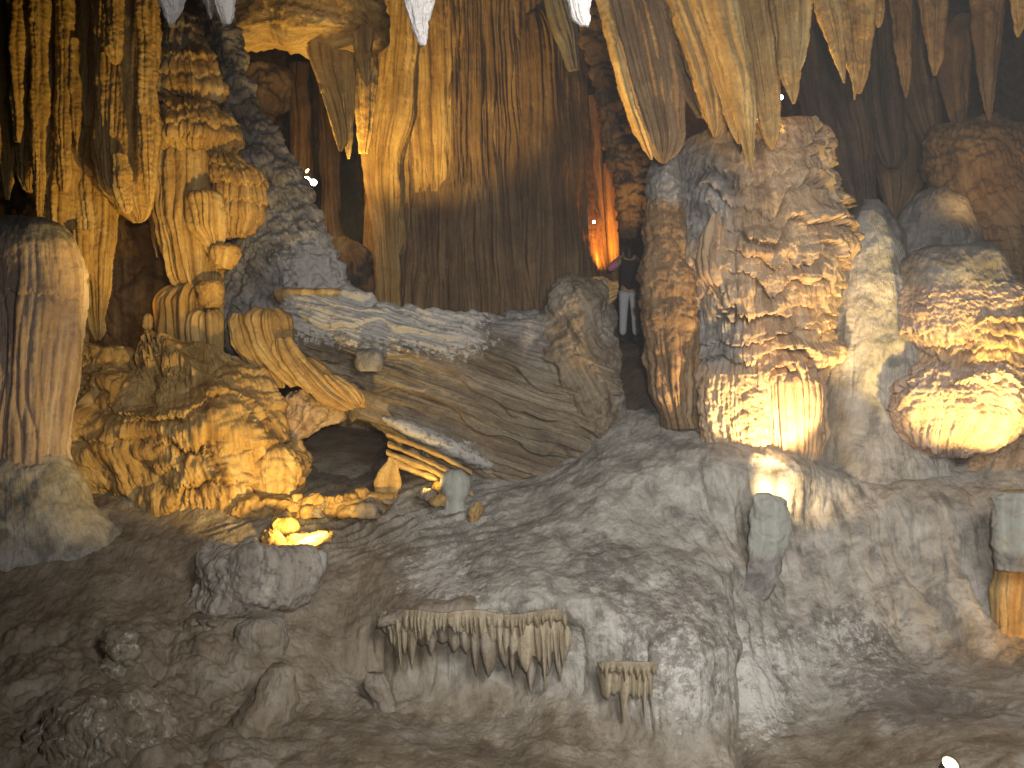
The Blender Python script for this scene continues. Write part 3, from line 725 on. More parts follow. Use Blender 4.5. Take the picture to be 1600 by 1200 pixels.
for lab, rows, dd, rt in [
    ('slim brown stalactite at the left frame edge', [(-60, -40, 22), (0, -32, 20), (200, -10, 21), (285, 2, 18), (312, 8, 14)], 13.0, 0.8),
    ('long tan stalactite with a blunt end above the domed column', [(-60, 16, 86), (0, 22, 82), (150, 26, 80), (270, 28, 66), (290, 34, 58), (300, 42, 54)], 13.0, 0.8),
    ('deeply fluted golden stalactite left of the small dark hole', [(-60, 74, 124), (0, 78, 121), (200, 70, 119), (300, 66, 114), (380, 68, 112), (420, 76, 106)], 13.2, 0.8),
    ('lowest golden stalactite sheet reaching down to the cream stalagmites', [(150, 100, 150), (230, 104, 186), (300, 106, 184), (380, 110, 180), (440, 122, 174), (490, 130, 166), (515, 138, 164), (532, 148, 156)], 13.5, 0.5),
    ('short reddish stalactite above the small dark hole', [(-60, 122, 170), (0, 120, 166), (100, 124, 152), (160, 126, 146), (197, 132, 140)], 13.2, 0.8),
    ('big golden stalactite with a rounded tip, right of the dark hole', [(-60, 148, 248), (0, 150, 246), (100, 149, 245), (220, 152, 242), (290, 160, 238), (325, 182, 234), (342, 202, 228), (348, 208, 220)], 13.0, 0.8),
    ('small orange stalactite hanging in front of the big golden one', [(-60, 162, 194), (50, 165, 191), (80, 168, 188), (95, 174, 184), (101, 178, 181)], 12.3, 0.9),
    ('thin ragged stalactite along the left edge of the small dark hole', [(60, 108, 124), (150, 110, 126), (200, 112, 124), (225, 115, 122), (240, 118, 120)], 12.8, 0.9),
    ('narrow golden stalactite left of the long tan one with the blunt end', [(-60, 8, 40), (0, 12, 40), (120, 16, 38), (190, 22, 34), (222, 26, 30)], 12.7, 0.9),
    ('narrow tan stalactite running down the middle of the long blunt one', [(-60, 44, 74), (0, 48, 74), (150, 50, 72), (300, 54, 70), (346, 60, 66)], 12.7, 0.9),
    ('slender golden stalactite left of the ragged one by the dark hole', [(-60, 84, 112), (0, 88, 112), (160, 88, 110), (260, 92, 106), (300, 96, 101)], 12.8, 0.9),
    ('small golden drip beside the rounded tip of the big golden stalactite', [(240, 176, 200), (290, 180, 204), (318, 190, 204), (334, 196, 202)], 12.6, 0.9),
    ('slim golden stalactite along the right edge of the big golden one', [(-60, 214, 246), (0, 216, 245), (140, 216, 243), (240, 222, 240), (296, 228, 236), (318, 231, 234)], 12.55, 0.9),
    ('short golden spike among the tips of the lowest golden stalactite sheet', [(360, 112, 140), (420, 116, 138), (460, 122, 134), (482, 126, 130)], 13.1, 0.9),
    ('dim thin stalactite below and right of the big golden one', [(240, 222, 246), (330, 228, 246), (370, 234, 248), (402, 242, 249)], 14.2, 0.8)]:
    thing('stalactite', lab, 'stalactite', rows, dd, M_CAL, SL, ratio=rt, res=1.8, rad=0.08, fx=LFX)

thing('stalactite', 'wide ragged golden sheet of fused stalactites behind the big golden one at upper left', 'stalactite', [(-60, 60, 200), (0, 66, 200), (120, 96, 196), (190, 106, 192), (250, 110, 186), (300, 112, 180)], 13.9, M_CAL, SL, ratio=0.35, res=1.8, rad=0.08, fx=LFX)
l3 = empty('flowstone_column', P(300, 582, 14.0), 'tall tiered golden column of stacked drip skirts standing behind the golden mound', 'column')
T3 = [('pipe', 0.08, 11, 1.4), ('fbm', 0.05, 2.5, 4), ('fbm', 0.015, 10, 3)]
body('tier', [(22, 274, 292), (40, 262, 306), (70, 252, 318), (100, 250, 326), (122, 258, 318)], 14.0, M_CAL, l3, ratio=0.8, res=1.7, fx=T3 + [('shelf', 0.08, 0.2, 1, 7, 0.4)], grey=0.5)
body('tier', [(82, 268, 312), (92, 248, 332), (115, 242, 340), (145, 243, 346), (155, 255, 338)], 13.95, M_CAL, l3, ratio=0.8, res=1.7, fx=T3 + [('shelf', 0.08, 0.2, 1, 7, 0.4)], grey=0.3)
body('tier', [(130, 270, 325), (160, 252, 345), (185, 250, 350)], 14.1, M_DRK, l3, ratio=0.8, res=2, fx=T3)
body('tier', [(164, 270, 318), (174, 250, 345), (195, 242, 366), (215, 241, 374), (228, 246, 366), (236, 262, 350)], 13.9, M_CAL, l3, ratio=0.8, res=1.6, fx=T3 + [('shelf', 0.10, 0.22, 1, 8, 0.5)])
body('tier', [(226, 262, 330), (234, 248, 346), (250, 243, 352), (330, 248, 348), (400, 262, 345), (440, 272, 342), (450, 282, 336)], 14.0, M_CAL, l3, ratio=0.8, res=1.6, fx=T3)
body('tier', [(244, 340, 366), (256, 334, 384), (275, 336, 408), (300, 340, 415), (335, 346, 412), (358, 354, 398), (370, 364, 384)], 13.7, M_CAL, l3, ratio=0.7, res=1.6, fx=T3 + [('shelf', 0.08, 0.25, 1, 8, 0.4)])
body('tier', [(300, 300, 340), (306, 296, 352), (350, 300, 358), (380, 320, 352), (400, 330, 345)], 13.6, M_CAL, l3, ratio=0.7, res=1.7, fx=T3)
body('tier', [(382, 336, 366), (392, 328, 376), (408, 328, 372), (420, 336, 360)], 13.6, M_CAL, l3, ratio=0.8, res=1.7, fx=[('lump', 0.06, 5), ('fbm', 0.03, 7, 4)])
body('tier', [(440, 312, 348), (448, 308, 350), (470, 314, 346), (480, 322, 342)], 13.6, M_CAL, l3, ratio=0.8, res=1.7, fx=[('lump', 0.06, 5), ('fbm', 0.03, 7, 4)])
body('tier', [(453, 275, 335), (460, 256, 344), (475, 246, 347), (520, 250, 346), (560, 256, 345), (576, 262, 342)], 14.0, M_CAL, l3, ratio=0.75, res=1.5, fx=[('pipe', 0.12, 10, 1.0), ('fbm', 0.03, 3, 4)])
body('tier', [(490, 310, 336), (496, 300, 344), (512, 297, 347), (550, 300, 346), (576, 305, 342), (582, 312, 336)], 13.65, M_CAL, l3, ratio=0.75, res=1.5, fx=[('pipe', 0.11, 10, 1.0), ('fbm', 0.02, 3, 4)])
adopt(l3)

thing('rock_slope', 'leaning dark grey rib of broken rock between the tiered column and the dark recess', 'rock',
      [(-60, 296, 345), (0, 302, 352), (60, 312, 368), (150, 325, 392), (210, 340, 436), (300, 352, 476), (380, 350, 512), (430, 346, 540), (480, 346, 566), (540, 350, 590), (590, 360, 600)], 14.8, M_DRK, ratio=0.5, res=1.9, rad=0.08,
      fx=[('fbm', 0.25, 1.3, 5), ('lump', 0.10, 3.2), ('fbm', 0.05, 6, 5), ('shelf', 0.10, 0.4, 1.5, 4, 0.4)], grey=lambda px, py: 0.45 + 0.3 * sstep(200, 450, py), crust=lambda px, py: 0.75 * gau(px, py, 500, 420, 60, 60) + 0.3)
thing('rock', 'golden tan rock ledge on the dark slope above the fallen column', 'rock', [(452, 440, 540), (456, 430, 545), (466, 432, 540), (478, 440, 500)], 14.0, M_CAL, ratio=0.5, res=1.8, fx=[('fbm', 0.06, 3, 5)])

dr = empty('golden_drapery', P(440, 600, 13.3), 'golden drapery of slanting ribs under the left end of the fallen column', 'drapery')
for rows, dd in [
    ([(492, 366, 386), (505, 358, 396), (530, 362, 408), (560, 380, 424), (585, 402, 438), (606, 428, 444)], 13.4),
    ([(484, 402, 436), (498, 388, 452), (530, 396, 458), (560, 414, 468), (585, 438, 480), (600, 458, 484)], 13.3),
    ([(530, 430, 450), (545, 425, 464), (570, 440, 482), (595, 462, 500), (612, 482, 506)], 13.15),
    ([(560, 455, 490), (585, 466, 520), (610, 486, 545), (628, 515, 566), (637, 540, 568)], 13.2),
    ([(585, 500, 530), (605, 515, 560), (625, 538, 572), (632, 552, 570)], 13.1),
    ([(535, 366, 386), (570, 374, 410), (610, 384, 432), (660, 388, 436), (700, 392, 434), (730, 398, 426)], 13.5)]:
    body('rib', rows, dd, M_CAL, dr, ratio=0.55, res=1.5, rad=0.08, fx=[('flute', 0.11, 9, 0.02), ('fbm', 0.04, 5, 4)])
adopt(dr)

thing('flowstone_mound', 'large golden mound of dripping flowstone lit from the front at centre left', 'mound',
      [(538, 285, 335), (556, 240, 360), (574, 192, 380), (596, 158, 398), (622, 138, 412), (660, 126, 430), (700, 124, 440), (730, 130, 456), (765, 140, 468), (795, 158, 455), (825, 190, 420), (850, 225, 360), (870, 240, 330)], 13.4, M_CAL, ratio=0.75, res=1.45, rad=0.2,
      fx=[('shelf', 0.27, 0.60, 1.9, 8, 0.25, lambda px, py: 0.25 + 0.85 * patchy(px, py, 70, 60, o=3.3)), ('shelf', 0.05, 0.2, 1.6, 12, 0.4, lambda px, py: patchy(px, py, 50, 40, o=8.1)), ('fbm', 0.45, 0.9, 4), ('lump', 0.20, 1.2), ('pipe', 0.03, 10, 2.0), ('fbm', 0.02, 8, 4)])
thing('rock', 'golden lobe bulging from the right foot of the large mound', 'rock', [(700, 400, 440), (712, 385, 462), (740, 380, 468), (765, 385, 464), (785, 400, 440)], 12.9, M_CAL, ratio=0.8, res=1.7, fx=[('lump', 0.10, 3), ('fbm', 0.06, 4, 5)])
thing('rock', 'tan rock under the golden drapery, at the edge of the dark hollow', 'rock', [(612, 448, 500), (625, 436, 526), (645, 432, 530), (668, 432, 505), (688, 434, 462)], 13.8, M_TAN, ratio=0.6, res=1.8, rad=0.3, fx=[('fbm', 0.22, 2.6, 5), ('lump', 0.05, 7)])
thing('rock', 'shadowed stack of knobby lobes left of the large golden mound', 'rock', [(545, 135, 196), (560, 118, 200), (590, 110, 190), (620, 106, 182), (650, 106, 165), (690, 112, 150)], 13.0, M_CAL, ratio=0.7, res=1.7, fx=[('lump', 0.20, 2.2), ('shelf', 0.08, 0.35, 1.2, 6, 0.4), ('fbm', 0.05, 5, 4)])
thing('rock', 'golden rounded knob beside the thin beaded stalagmite', 'rock', [(540, 170, 190), (548, 160, 198), (562, 158, 200), (576, 162, 194), (590, 166, 186)], 13.0, M_CAL, ratio=0.9, res=1.7, fx=ROUGH)
SG = 'small beaded stalagmites by the golden mound'
for lab, rows, dd in [
    ('thin beaded stalagmite left of the hanging golden tiers', [(490, 229, 234), (496, 224, 238), (510, 223, 239), (515, 226, 236), (524, 223, 239), (530, 225, 238), (536, 220, 243), (550, 214, 251), (556, 212, 254), (566, 206, 256), (582, 200, 258)], 13.4),
    ('short stalagmite under the lowest golden stalactite sheet', [(518, 129, 136), (524, 125, 140), (534, 128, 138), (545, 122, 143), (556, 118, 150), (570, 112, 156)], 13.1),
    ('tiny stalagmite right of the hanging golden tiers', [(545, 343, 349), (556, 342, 352), (562, 341, 351), (575, 338, 356), (582, 336, 358)], 13.5)]:
    thing('stalagmite', lab, 'stalagmite', rows, dd, M_CAL, SG, ratio=1.0, res=1.4, rad=0.08, fx=[('fbm', 0.025, 7, 4)])

# ------------------------------------------------------------------ centre
fc = empty('fallen_column', P(760, 770, 13.8), 'huge fallen column lying across the middle of the cave, ribbed along its length', 'column')
body('trunk', [(440, 468, 520), (455, 452, 575), (500, 446, 612), (540, 456, 640), (600, 473, 676), (700, 489, 738), (800, 488, 770), (860, 486, 778), (905, 488, 770), (945, 500, 738), (962, 530, 690)], 14.0, M_LOG, fc, ratio=0.5, res=1.4, orient='h', rad=0.02, grain=19,
     fx=[('saw', 0.15, 2.6, 0.9), ('saw', 0.06, 7, 1.2), ('flute', 0.05, 9, 0.05), ('fbm', 0.10, 1.6, 5), ('fbm', 0.03, 8, 5)],
     grey=lambda px, py: np.clip(0.12 + 0.5 * sstep(560, 500, py) * sstep(480, 600, px) + 0.3 * gau(px, py, 850, 530, 70, 50), 0, 1), crust=lambda px, py: 0.85 * sstep(600, 520, py + (px - 640) * -0.12) * sstep(860, 700, px) + 0.75 * gau(px, py, 680, 700, 90, 25))
body('end_block', [(433, 905, 940), (438, 880, 950), (450, 866, 953), (480, 848, 955), (520, 838, 956), (570, 840, 964), (620, 850, 974), (680, 866, 974), (720, 890, 958), (748, 900, 940), (768, 908, 926)], 14.05, M_LOG, fc, ratio=1.25, res=1.5, rad=0.04, sq=0.85, grain=62,
     fx=[('saw', 0.10, 2.6, 1.2, lambda px, py: sstep(940, 860, px)), ('fbm', 0.20, 1.8, 5), ('lump', 0.05, 3.5), ('fbm', 0.035, 9, 4)], grey=lambda px, py: 0.1 + 0.3 * sstep(930, 980, px) + 0.2 * sstep(560, 500, py))
body('broken_crest', [(868, 448, 470), (885, 442, 474), (910, 436, 480), (940, 434, 480), (965, 440, 470)], 13.9, M_CAL, fc, ratio=1.0, res=1.7, orient='h', fx=[('fbm', 0.10, 3, 5), ('flute', 0.05, 7, 0.05)])
for rows, dd, cr in [([(598, 648, 660), (640, 656, 686), (700, 682, 712, 0.05), (770, 712, 736, 0.3), (800, 728, 742, 0.5)], 13.4, 0.75), ([(604, 676, 682), (650, 691, 700), (700, 712, 722), (738, 736, 744)], 13.2, 0.1),
                     ([(606, 690, 698), (640, 703, 713), (690, 726, 737), (722, 745, 752)], 13.15, 0.1), ([(604, 702, 711), (650, 719, 730), (700, 741, 752), (735, 760, 768)], 13.1, 0.1), ([(610, 714, 724), (650, 730, 742), (700, 752, 762), (740, 770, 776)], 13.15, 0.1)]:
    body('rib', rows, dd, M_CRU if cr > .5 else M_CAL, fc, ratio=1.6, res=1.4, orient='h', rad=0.1, fx=[('fbm', 0.04, 5, 4)], crust=cr, grey=0.3 if cr > .5 else 0)
body('nub', [(545, 562, 590), (552, 556, 598), (566, 554, 600), (580, 560, 594)], 13.35, M_GRY, fc, ratio=0.8, res=1.6, fx=ROUGH, grey=0.9)
adopt(fc)

bc = empty('calcite_column', P(750, 490, 20), 'massive brown fluted column filling the back of the cave, golden on its left side', 'column')
CFX = [('flute', 0.19, 1.9, 0.01), ('pipe', 0.06, 9, 0.9), ('flute', 0.05, 13, 0.012), ('fbm', 0.05, 1.0, 3), ('fbm', 0.015, 8, 3)]
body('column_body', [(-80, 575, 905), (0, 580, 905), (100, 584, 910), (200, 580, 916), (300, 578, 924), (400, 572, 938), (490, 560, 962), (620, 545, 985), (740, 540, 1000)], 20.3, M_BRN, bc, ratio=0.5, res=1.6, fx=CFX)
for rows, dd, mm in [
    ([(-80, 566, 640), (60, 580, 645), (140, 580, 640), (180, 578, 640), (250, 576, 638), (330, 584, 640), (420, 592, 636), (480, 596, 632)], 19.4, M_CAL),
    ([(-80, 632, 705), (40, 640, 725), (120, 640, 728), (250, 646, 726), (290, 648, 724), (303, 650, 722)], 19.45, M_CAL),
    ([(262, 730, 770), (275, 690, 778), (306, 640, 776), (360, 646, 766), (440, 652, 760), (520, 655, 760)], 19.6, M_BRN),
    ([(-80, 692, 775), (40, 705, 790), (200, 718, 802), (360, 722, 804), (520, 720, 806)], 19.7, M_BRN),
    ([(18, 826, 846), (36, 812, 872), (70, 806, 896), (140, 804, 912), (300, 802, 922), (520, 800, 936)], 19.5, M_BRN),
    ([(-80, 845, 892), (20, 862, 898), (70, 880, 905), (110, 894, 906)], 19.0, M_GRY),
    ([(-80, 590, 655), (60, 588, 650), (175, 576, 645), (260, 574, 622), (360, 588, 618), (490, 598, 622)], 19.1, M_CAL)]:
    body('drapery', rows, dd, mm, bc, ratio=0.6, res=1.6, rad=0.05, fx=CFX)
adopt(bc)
thing('calcite_column', 'pale to orange glowing slim column right of the massive back column', 'column', [(150, 914, 934), (172, 917, 938), (250, 917, 942), (330, 924, 950), (420, 938, 956), (470, 944, 958)], 20.6, M_CAL, ratio=0.8, res=1.7, fx=[('flute', 0.05, 6, 0.03)])
thing('stalactite', 'orange thin drapery beside the glowing slim column, above the person', 'stalactite', [(255, 943, 956), (300, 944, 962), (360, 948, 967), (420, 953, 968), (450, 956, 968)], 20.3, M_CAL, ratio=0.8, res=1.7, fx=[('flute', 0.05, 6, 0.03)])
thing('rock', 'dark brown craggy rock mass above the person', 'rock', [(20, 905, 985), (90, 922, 1000), (150, 934, 1008), (220, 950, 1015), (300, 962, 1022), (345, 968, 1018), (372, 980, 1012)], 18.6, M_BRN, ratio=0.7, res=1.9, fx=[('lump', 0.25, 2.2), ('fbm', 0.2, 1.5, 5)])

thing('ceiling_rock', 'yellow lit bulge of the ceiling between the white tips', 'rock', [(-90, 320, 600), (-20, 335, 592), (20, 346, 590), (45, 350, 590), (62, 358, 584), (73, 376, 560), (80, 410, 510)], 16.0, M_CAL, ratio=0.6, res=1.9, rad=0.15, grain=8, fx=[('fbm', 0.35, 1.2, 5), ('lump', 0.05, 4), ('fbm', 0.04, 6, 4)])
SB = 'stalactite bundle under the lit ceiling bulge'
for lab, rows, dd in [
    ('pale smooth stalactite on the left of the bundle below the ceiling bulge', [(30, 472, 520), (80, 480, 516), (120, 494, 522), (170, 512, 534), (215, 524, 540), (236, 530, 534)], 15.9),
    ('dim fluted stalactite in the middle of the bundle below the ceiling bulge', [(30, 510, 555), (100, 515, 556), (160, 524, 556), (210, 536, 552), (248, 543, 547)], 16.2),
    ('yellow pointed stalactite on the right of the bundle below the ceiling bulge', [(30, 545, 584), (80, 555, 580), (110, 563, 578), (134, 571, 575)], 15.8),
    ('brown stalactite touching the massive back column below the ceiling bulge', [(60, 548, 592), (140, 552, 586), (200, 558, 580), (240, 562, 572)], 16.6)]:
    thing('stalactite', lab, 'stalactite', rows, dd, M_CAL, SB, ratio=0.7, res=1.7, rad=0.1, fx=[('flute', 0.09, 7, 0.03), ('fbm', 0.03, 5, 4)])
thing('rock', 'reddish tan boulder hanging in the dark recess right of the leaning rib', 'rock', [(110, 372, 440), (135, 368, 452), (165, 372, 446), (190, 380, 428), (204, 390, 416)], 17.6, M_BRN, ratio=0.8, res=1.9, fx=[('lump', 0.2, 2), ('fbm', 0.15, 2, 5)])
thing('stalagmite', 'crusty dim stalagmite left of the tiny white lamps', 'stalagmite', [(202, 412, 424), (220, 408, 434), (250, 412, 440), (275, 420, 440), (310, 416, 446)], 17.2, M_BRN, ratio=0.8, res=1.8, fx=[('lump', 0.1, 4), ('fbm', 0.05, 5, 4)], crust=0.6)
DB = 'dim pillars deep in the dark recess'
for lab, rows, dd in [('left dim pillar deep in the recess behind the tiny lamps', [(100, 452, 482), (250, 456, 484), (400, 450, 488), (560, 446, 496)], 21.5),
                      ('right dim pillar deep in the recess next to the back column', [(120, 496, 528), (260, 500, 526), (400, 498, 534), (560, 490, 545)], 22.0)]:
    thing('rock_pillar', lab, 'pillar', rows, dd, M_BRN, DB, ratio=0.8, res=2.2, rad=0.15, fx=[('flute', 0.15, 3, 0.03), ('fbm', 0.1, 1.5, 4)])
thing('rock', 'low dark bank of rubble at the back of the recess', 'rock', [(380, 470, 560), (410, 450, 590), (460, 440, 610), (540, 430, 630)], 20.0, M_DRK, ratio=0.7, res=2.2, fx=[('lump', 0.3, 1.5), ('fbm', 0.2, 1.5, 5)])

# ------------------------------------------------------------------ stones on the floor
thing('boulder', 'whitish crusted boulder with dark blotches at lower left', 'boulder', [(838, 392, 402), (848, 370, 415), (862, 335, 445), (878, 305, 474), (895, 295, 478), (915, 288, 470), (940, 285, 450), (965, 292, 420), (985, 310, 390)], 11.0, M_BLD, ratio=0.6, res=1.6, rad=0.2,
      fx=[('fbm', 0.30, 1.7, 5), ('flute', 0.04, 6, 0.08, lambda px, py: sstep(900, 930, py)), ('fbm', 0.02, 12, 4)], damp=0.5, crust=0.3)
thing('boulder', 'pale blue grey rounded stone shading the lamp beneath the fallen column', 'boulder', [(734, 702, 722), (740, 694, 730), (752, 688, 735), (768, 690, 735), (785, 694, 728), (805, 692, 732)], 12.8, M_PLA, ratio=0.8, res=1.6, rad=0.08, fx=[('fbm', 0.03, 4, 4)])
thing('rock', 'upright bright yellow stone in front of the dark hollow', 'rock', [(714, 606, 614), (724, 600, 622), (740, 588, 624), (758, 584, 626), (774, 586, 618), (790, 586, 612)], 13.1, M_CAL, ratio=0.5, res=1.5, rad=0.1, sq=0.7, fx=[('fbm', 0.06, 3, 5)])
for i, (lab, rows, dd) in enumerate([
    ('jagged golden stone at the right foot of the golden lobe', [(770, 488, 500), (782, 474, 506), (796, 462, 500), (812, 456, 485)], 12.6),
    ('flat yellowish stone between the golden lobe and the upright yellow stone', [(778, 510, 545), (784, 500, 560), (794, 498, 552), (806, 500, 530)], 12.7),
    ('low jagged yellow stone below the upright yellow stone', [(770, 590, 612), (777, 570, 622), (786, 560, 612), (797, 565, 600)], 12.85),
    ('knobbly golden stone at the foot of the large mound', [(772, 362, 440), (780, 350, 462), (796, 345, 455), (815, 355, 425)], 12.55),
    ('small dim stone above the glaring lamp spot', [(814, 430, 450), (820, 422, 462), (830, 420, 466), (840, 428, 460)], 11.8),
    ('glaring lit stone slab right behind the whitish crusted boulder', [(830, 496, 522), (837, 466, 524), (850, 440, 512), (862, 424, 490), (874, 420, 460)], 11.4),
    ('small glaring yellow stone on the crest of the whitish boulder', [(826, 414, 424), (836, 407, 440), (848, 404, 446), (860, 406, 440)], 11.2),
    ('crystal-like pale stone right of the blue grey rounded stone', [(784, 742, 752), (792, 736, 756), (804, 734, 754), (815, 736, 750)], 12.4)]):
    thing('rock', lab, 'rock', rows, dd, M_CAL, 'loose stones on the cave floor', ratio=0.7, res=1.6, rad=0.2, fx=[('fbm', 0.12, 3.2, 5), ('lump', 0.05, 6)])

for i in range(26):
    px = random.uniform(425, 700); py = 800 - (px - 425) * 0.10 + random.uniform(-14, 16)
    w = random.uniform(7, 20); h = random.uniform(5, 13); t = random.uniform(-6, 6)
    thing('rock', 'small jagged stone strewn between the golden lobe and the blue grey rounded stone', 'rock',
          [(py - h, px - w * .3 + t, px + w * .25 + t), (py - h * .4, px - w * .8 + t * .5, px + w * .7 + t * .5), (py + h * .3, px - w, px + w * .9), (py + h, px - w * .7, px + w)],
          12.95 - (py - 760) * 0.012, M_CAL if i % 3 else M_FLR, 'small jagged stones strewn before the hollow', ratio=0.8, res=1.6, rad=0.3, sq=0.7, fx=[('fbm', 0.12, 4.5, 4)])

# flowstone canopy with its drip fringes at lower centre
fs = empty('flowstone_shelf', P(770, 980, 8.9), 'overhanging flowstone shelf with a fringe of drips at the bottom centre', 'flowstone')
body('ledge', [(590, 962, 980), (604, 950, 980), (625, 944, 980), (700, 938, 976), (800, 936, 976), (900, 948, 978), (940, 960, 978), (962, 968, 976)], 10.25, M_FLR, fs, ratio=1.3, res=1.7, orient='h', rad=0.15,
     fx=[('fbm', 0.12, 2, 5), ('fbm', 0.03, 9, 5)], grey=0.35, crust=0.25)
curtain('drip_fringe', 592, 962, 962, lambda q: 9.98 + 0.40 * np.abs((q - 770) / 180) ** 3 + 0.08 * np.sin(q / 23),
        lambda q: 62 + 50 * gau(q, 0, 832, 0, 50, 1) + 30 * gau(q, 0, 640, 0, 22, 1) - 18 * gau(q, 0, 692, 0, 16, 1), 13, M_CRM, fs, 0.1)
curtain('drip_fringe', 600, 940, 966, lambda q: 10.1 + 0.40 * np.abs((q - 770) / 180) ** 3,
        lambda q: 84 + 50 * gau(q, 0, 850, 0, 60, 1) - 20 * gau(q, 0, 692, 0, 16, 1), 9.0, M_FLR, fs, 0.3)
curtain('drip_fringe', 596, 958, 956, lambda q: 9.93 + 0.40 * np.abs((q - 770) / 180) ** 3 + 0.08 * np.sin(q / 23),
        lambda q: 42 + 24 * gau(q, 0, 640, 0, 40, 1) + 14 * gau(q, 0, 890, 0, 40, 1), 19, M_CRM, fs, 0.05)
adopt(fs)
fs2 = empty('flowstone_shelf', P(985, 1080, 8.8), 'small tan shelf of drips on the flank of the grey mottled bulge', 'flowstone')
body('ledge', [(938, 1044, 1052), (955, 1038, 1053), (985, 1034, 1054), (1015, 1038, 1053), (1034, 1044, 1052)], 9.85, M_CRM, fs2, ratio=1.5, res=1.7, orient='h', fx=[('fbm', 0.05, 3, 5)], grey=0.3)
curtain('drip_fringe', 932, 1038, 1040, lambda q: 9.64 + 0.2 * np.abs((q - 985) / 50) ** 3, lambda q: 76 + 24 * gau(q, 0, 1000, 0, 25, 1), 14, M_CRM, fs2, 0.1)
curtain('drip_fringe', 934, 1034, 1038, lambda q: 9.58 + 0.2 * np.abs((q - 985) / 50) ** 3, lambda q: 34 + 0 * q, 19, M_CRM, fs2, 0.0)
adopt(fs2)

# lower foreground stumps
GS = 'grey stumps in the dark lower foreground'
for lab, rows, dd in [
    ('thick grey smooth stump below the whitish crusted boulder', [(968, 385, 425), (980, 370, 440), (1010, 366, 446), (1060, 378, 446), (1110, 380, 450), (1160, 375, 460)], 10.35),
    ('slender pale grey stump left of the drip fringe', [(1052, 576, 600), (1065, 566, 614), (1100, 578, 622), (1140, 582, 634), (1175, 586, 642)], 10.1),
    ('grey leaning stump rising from the bottom edge below the thick grey one', [(1040, 420, 446), (1056, 404, 460), (1090, 384, 462), (1130, 358, 452), (1180, 326, 440), (1230, 300, 420)], 9.35)]:
    thing('stalagmite', lab, 'stalagmite', rows, dd, M_FLR, GS, ratio=0.9, res=1.9, rad=0.15, fx=[('fbm', 0.12, 1.8, 5), ('fbm', 0.03, 8, 4)], grey=0.3)
LB = 'knobbly brown lumps in the lower left foreground'
for lab, rows, dd in [
    ('upright knobbly brown lump in the lower left', [(985, 180, 205), (995, 168, 212), (1020, 166, 214), (1050, 158, 210), (1090, 145, 215), (1130, 130, 225)], 9.75),
    ('broad brown lump at the bottom left below the upright knob', [(1085, 130, 200), (1110, 90, 250), (1150, 60, 275), (1200, 35, 290), (1240, 20, 300)], 8.7),
    ('small brown lump right of the broad brown lump', [(1075, 205, 235), (1088, 196, 262), (1120, 200, 265), (1150, 205, 262)], 9.2),
    ('crusty brown ridge hanging below the whitish boulder', [(960, 300, 390), (985, 300, 376), (1010, 318, 365), (1050, 330, 352)], 10.6)]:
    thing('rock', lab, 'rock', rows, dd, M_FLR, LB, ratio=0.8, res=1.9, rad=0.15, fx=[('lump', 0.12, 2.6), ('fbm', 0.08, 3, 5), ('lump', 0.03, 9)], crust=0.45, grey=0.1)

# ------------------------------------------------------------------ visible lamps
M_LAMP = plain('lamp_glass', (0.9, 0.9, 0.9), 0.3, (1.0, 0.93, 0.8), 30)
M_LAMPY = plain('warm_lamp_glass', (0.9, 0.8, 0.5), 0.3, (1.0, 0.72, 0.25), 14)
M_BLK = plain('black_housing', (0.03, 0.03, 0.03), 0.5)


def lamp(label, p, r, mat, dirn):
    t = empty('floodlight', p, label, 'lamp', 'floodlights')
    zq = Vector(dirn).normalized().to_track_quat('Z', 'Y')
    for nm, prof, mm in (('housing', [(r * 0.5, -2.0 * r), (r * 0.9, -1.4 * r), (r * 1.0, -0.2 * r), (r * 1.25, 0.15 * r), (r * 1.12, 0.15 * r), (r * 0.95, -0.05 * r)], M_BLK), ('lens', [(r * 1.0, -0.02 * r), (r * 0.8, 0.12 * r), (r * 0.4, 0.22 * r), (0.001, 0.25 * r)], mat)):
        V = []; Q = []; k = 18
        for (rr, zz) in prof:
            for i in range(k):
                a = 2 * math.pi * i / k
                V.append(zq @ Vector((rr * math.cos(a), rr * math.sin(a), zz)))
        for j in range(len(prof) - 1):
            for i in range(k):
                Q.append((j * k + i, j * k + (i + 1) % k, (j + 1) * k + (i + 1) % k, (j + 1) * k + i))
        Q.append(tuple(reversed(range(k))))
        me = bpy.data.meshes.new(nm); me.from_pydata(V, [], Q)
        o = link(nm, me, mm, t)
    return t


lamp('left of the two tiny white lamps shining in the dark recess', P(479, 281, 17.4), 0.06, M_LAMP, (0.0, -1, 0.2))
lamp('right of the two tiny white lamps shining in the dark recess', P(490, 285, 17.4), 0.055, M_LAMP, (0.1, -1, 0.1))
lamp('tiny orange lamp just above the two white lamps in the recess', P(480, 267, 17.4), 0.04, M_LAMPY, (-0.7, -1, 0.6))
lamp('tiny lamp on the right edge of the massive back column', P(928, 347, 19.2), 0.025, M_LAMP, (0.2, -1, 0.0))
lamp('small bright lamp shining behind the thick golden stalactite', P(1220, 152, 11.9), 0.028, M_LAMP, (0.1, -1, -0.1))
lamp('glaring lamp at the bottom edge of the picture, lower right', P(1485, 1194, 7.6), 0.06, M_LAMPY, (0.2, -0.6, 0.8))

# ------------------------------------------------------------------ the person
M_SKIN = plain('skin', (0.45, 0.28, 0.19), 0.6)
M_HAIR = plain('dark_hair', (0.02, 0.015, 0.012), 0.5)
M_VEST = plain('dark_vest', (0.03, 0.012, 0.018), 0.85)
M_PINK = plain('pink_sleeve', (0.75, 0.27, 0.42), 0.85)
M_WHITE = plain('white_cotton', (0.72, 0.74, 0.78), 0.85)
M_SHOE = plain('dark_shoe', (0.03, 0.03, 0.035), 0.6)


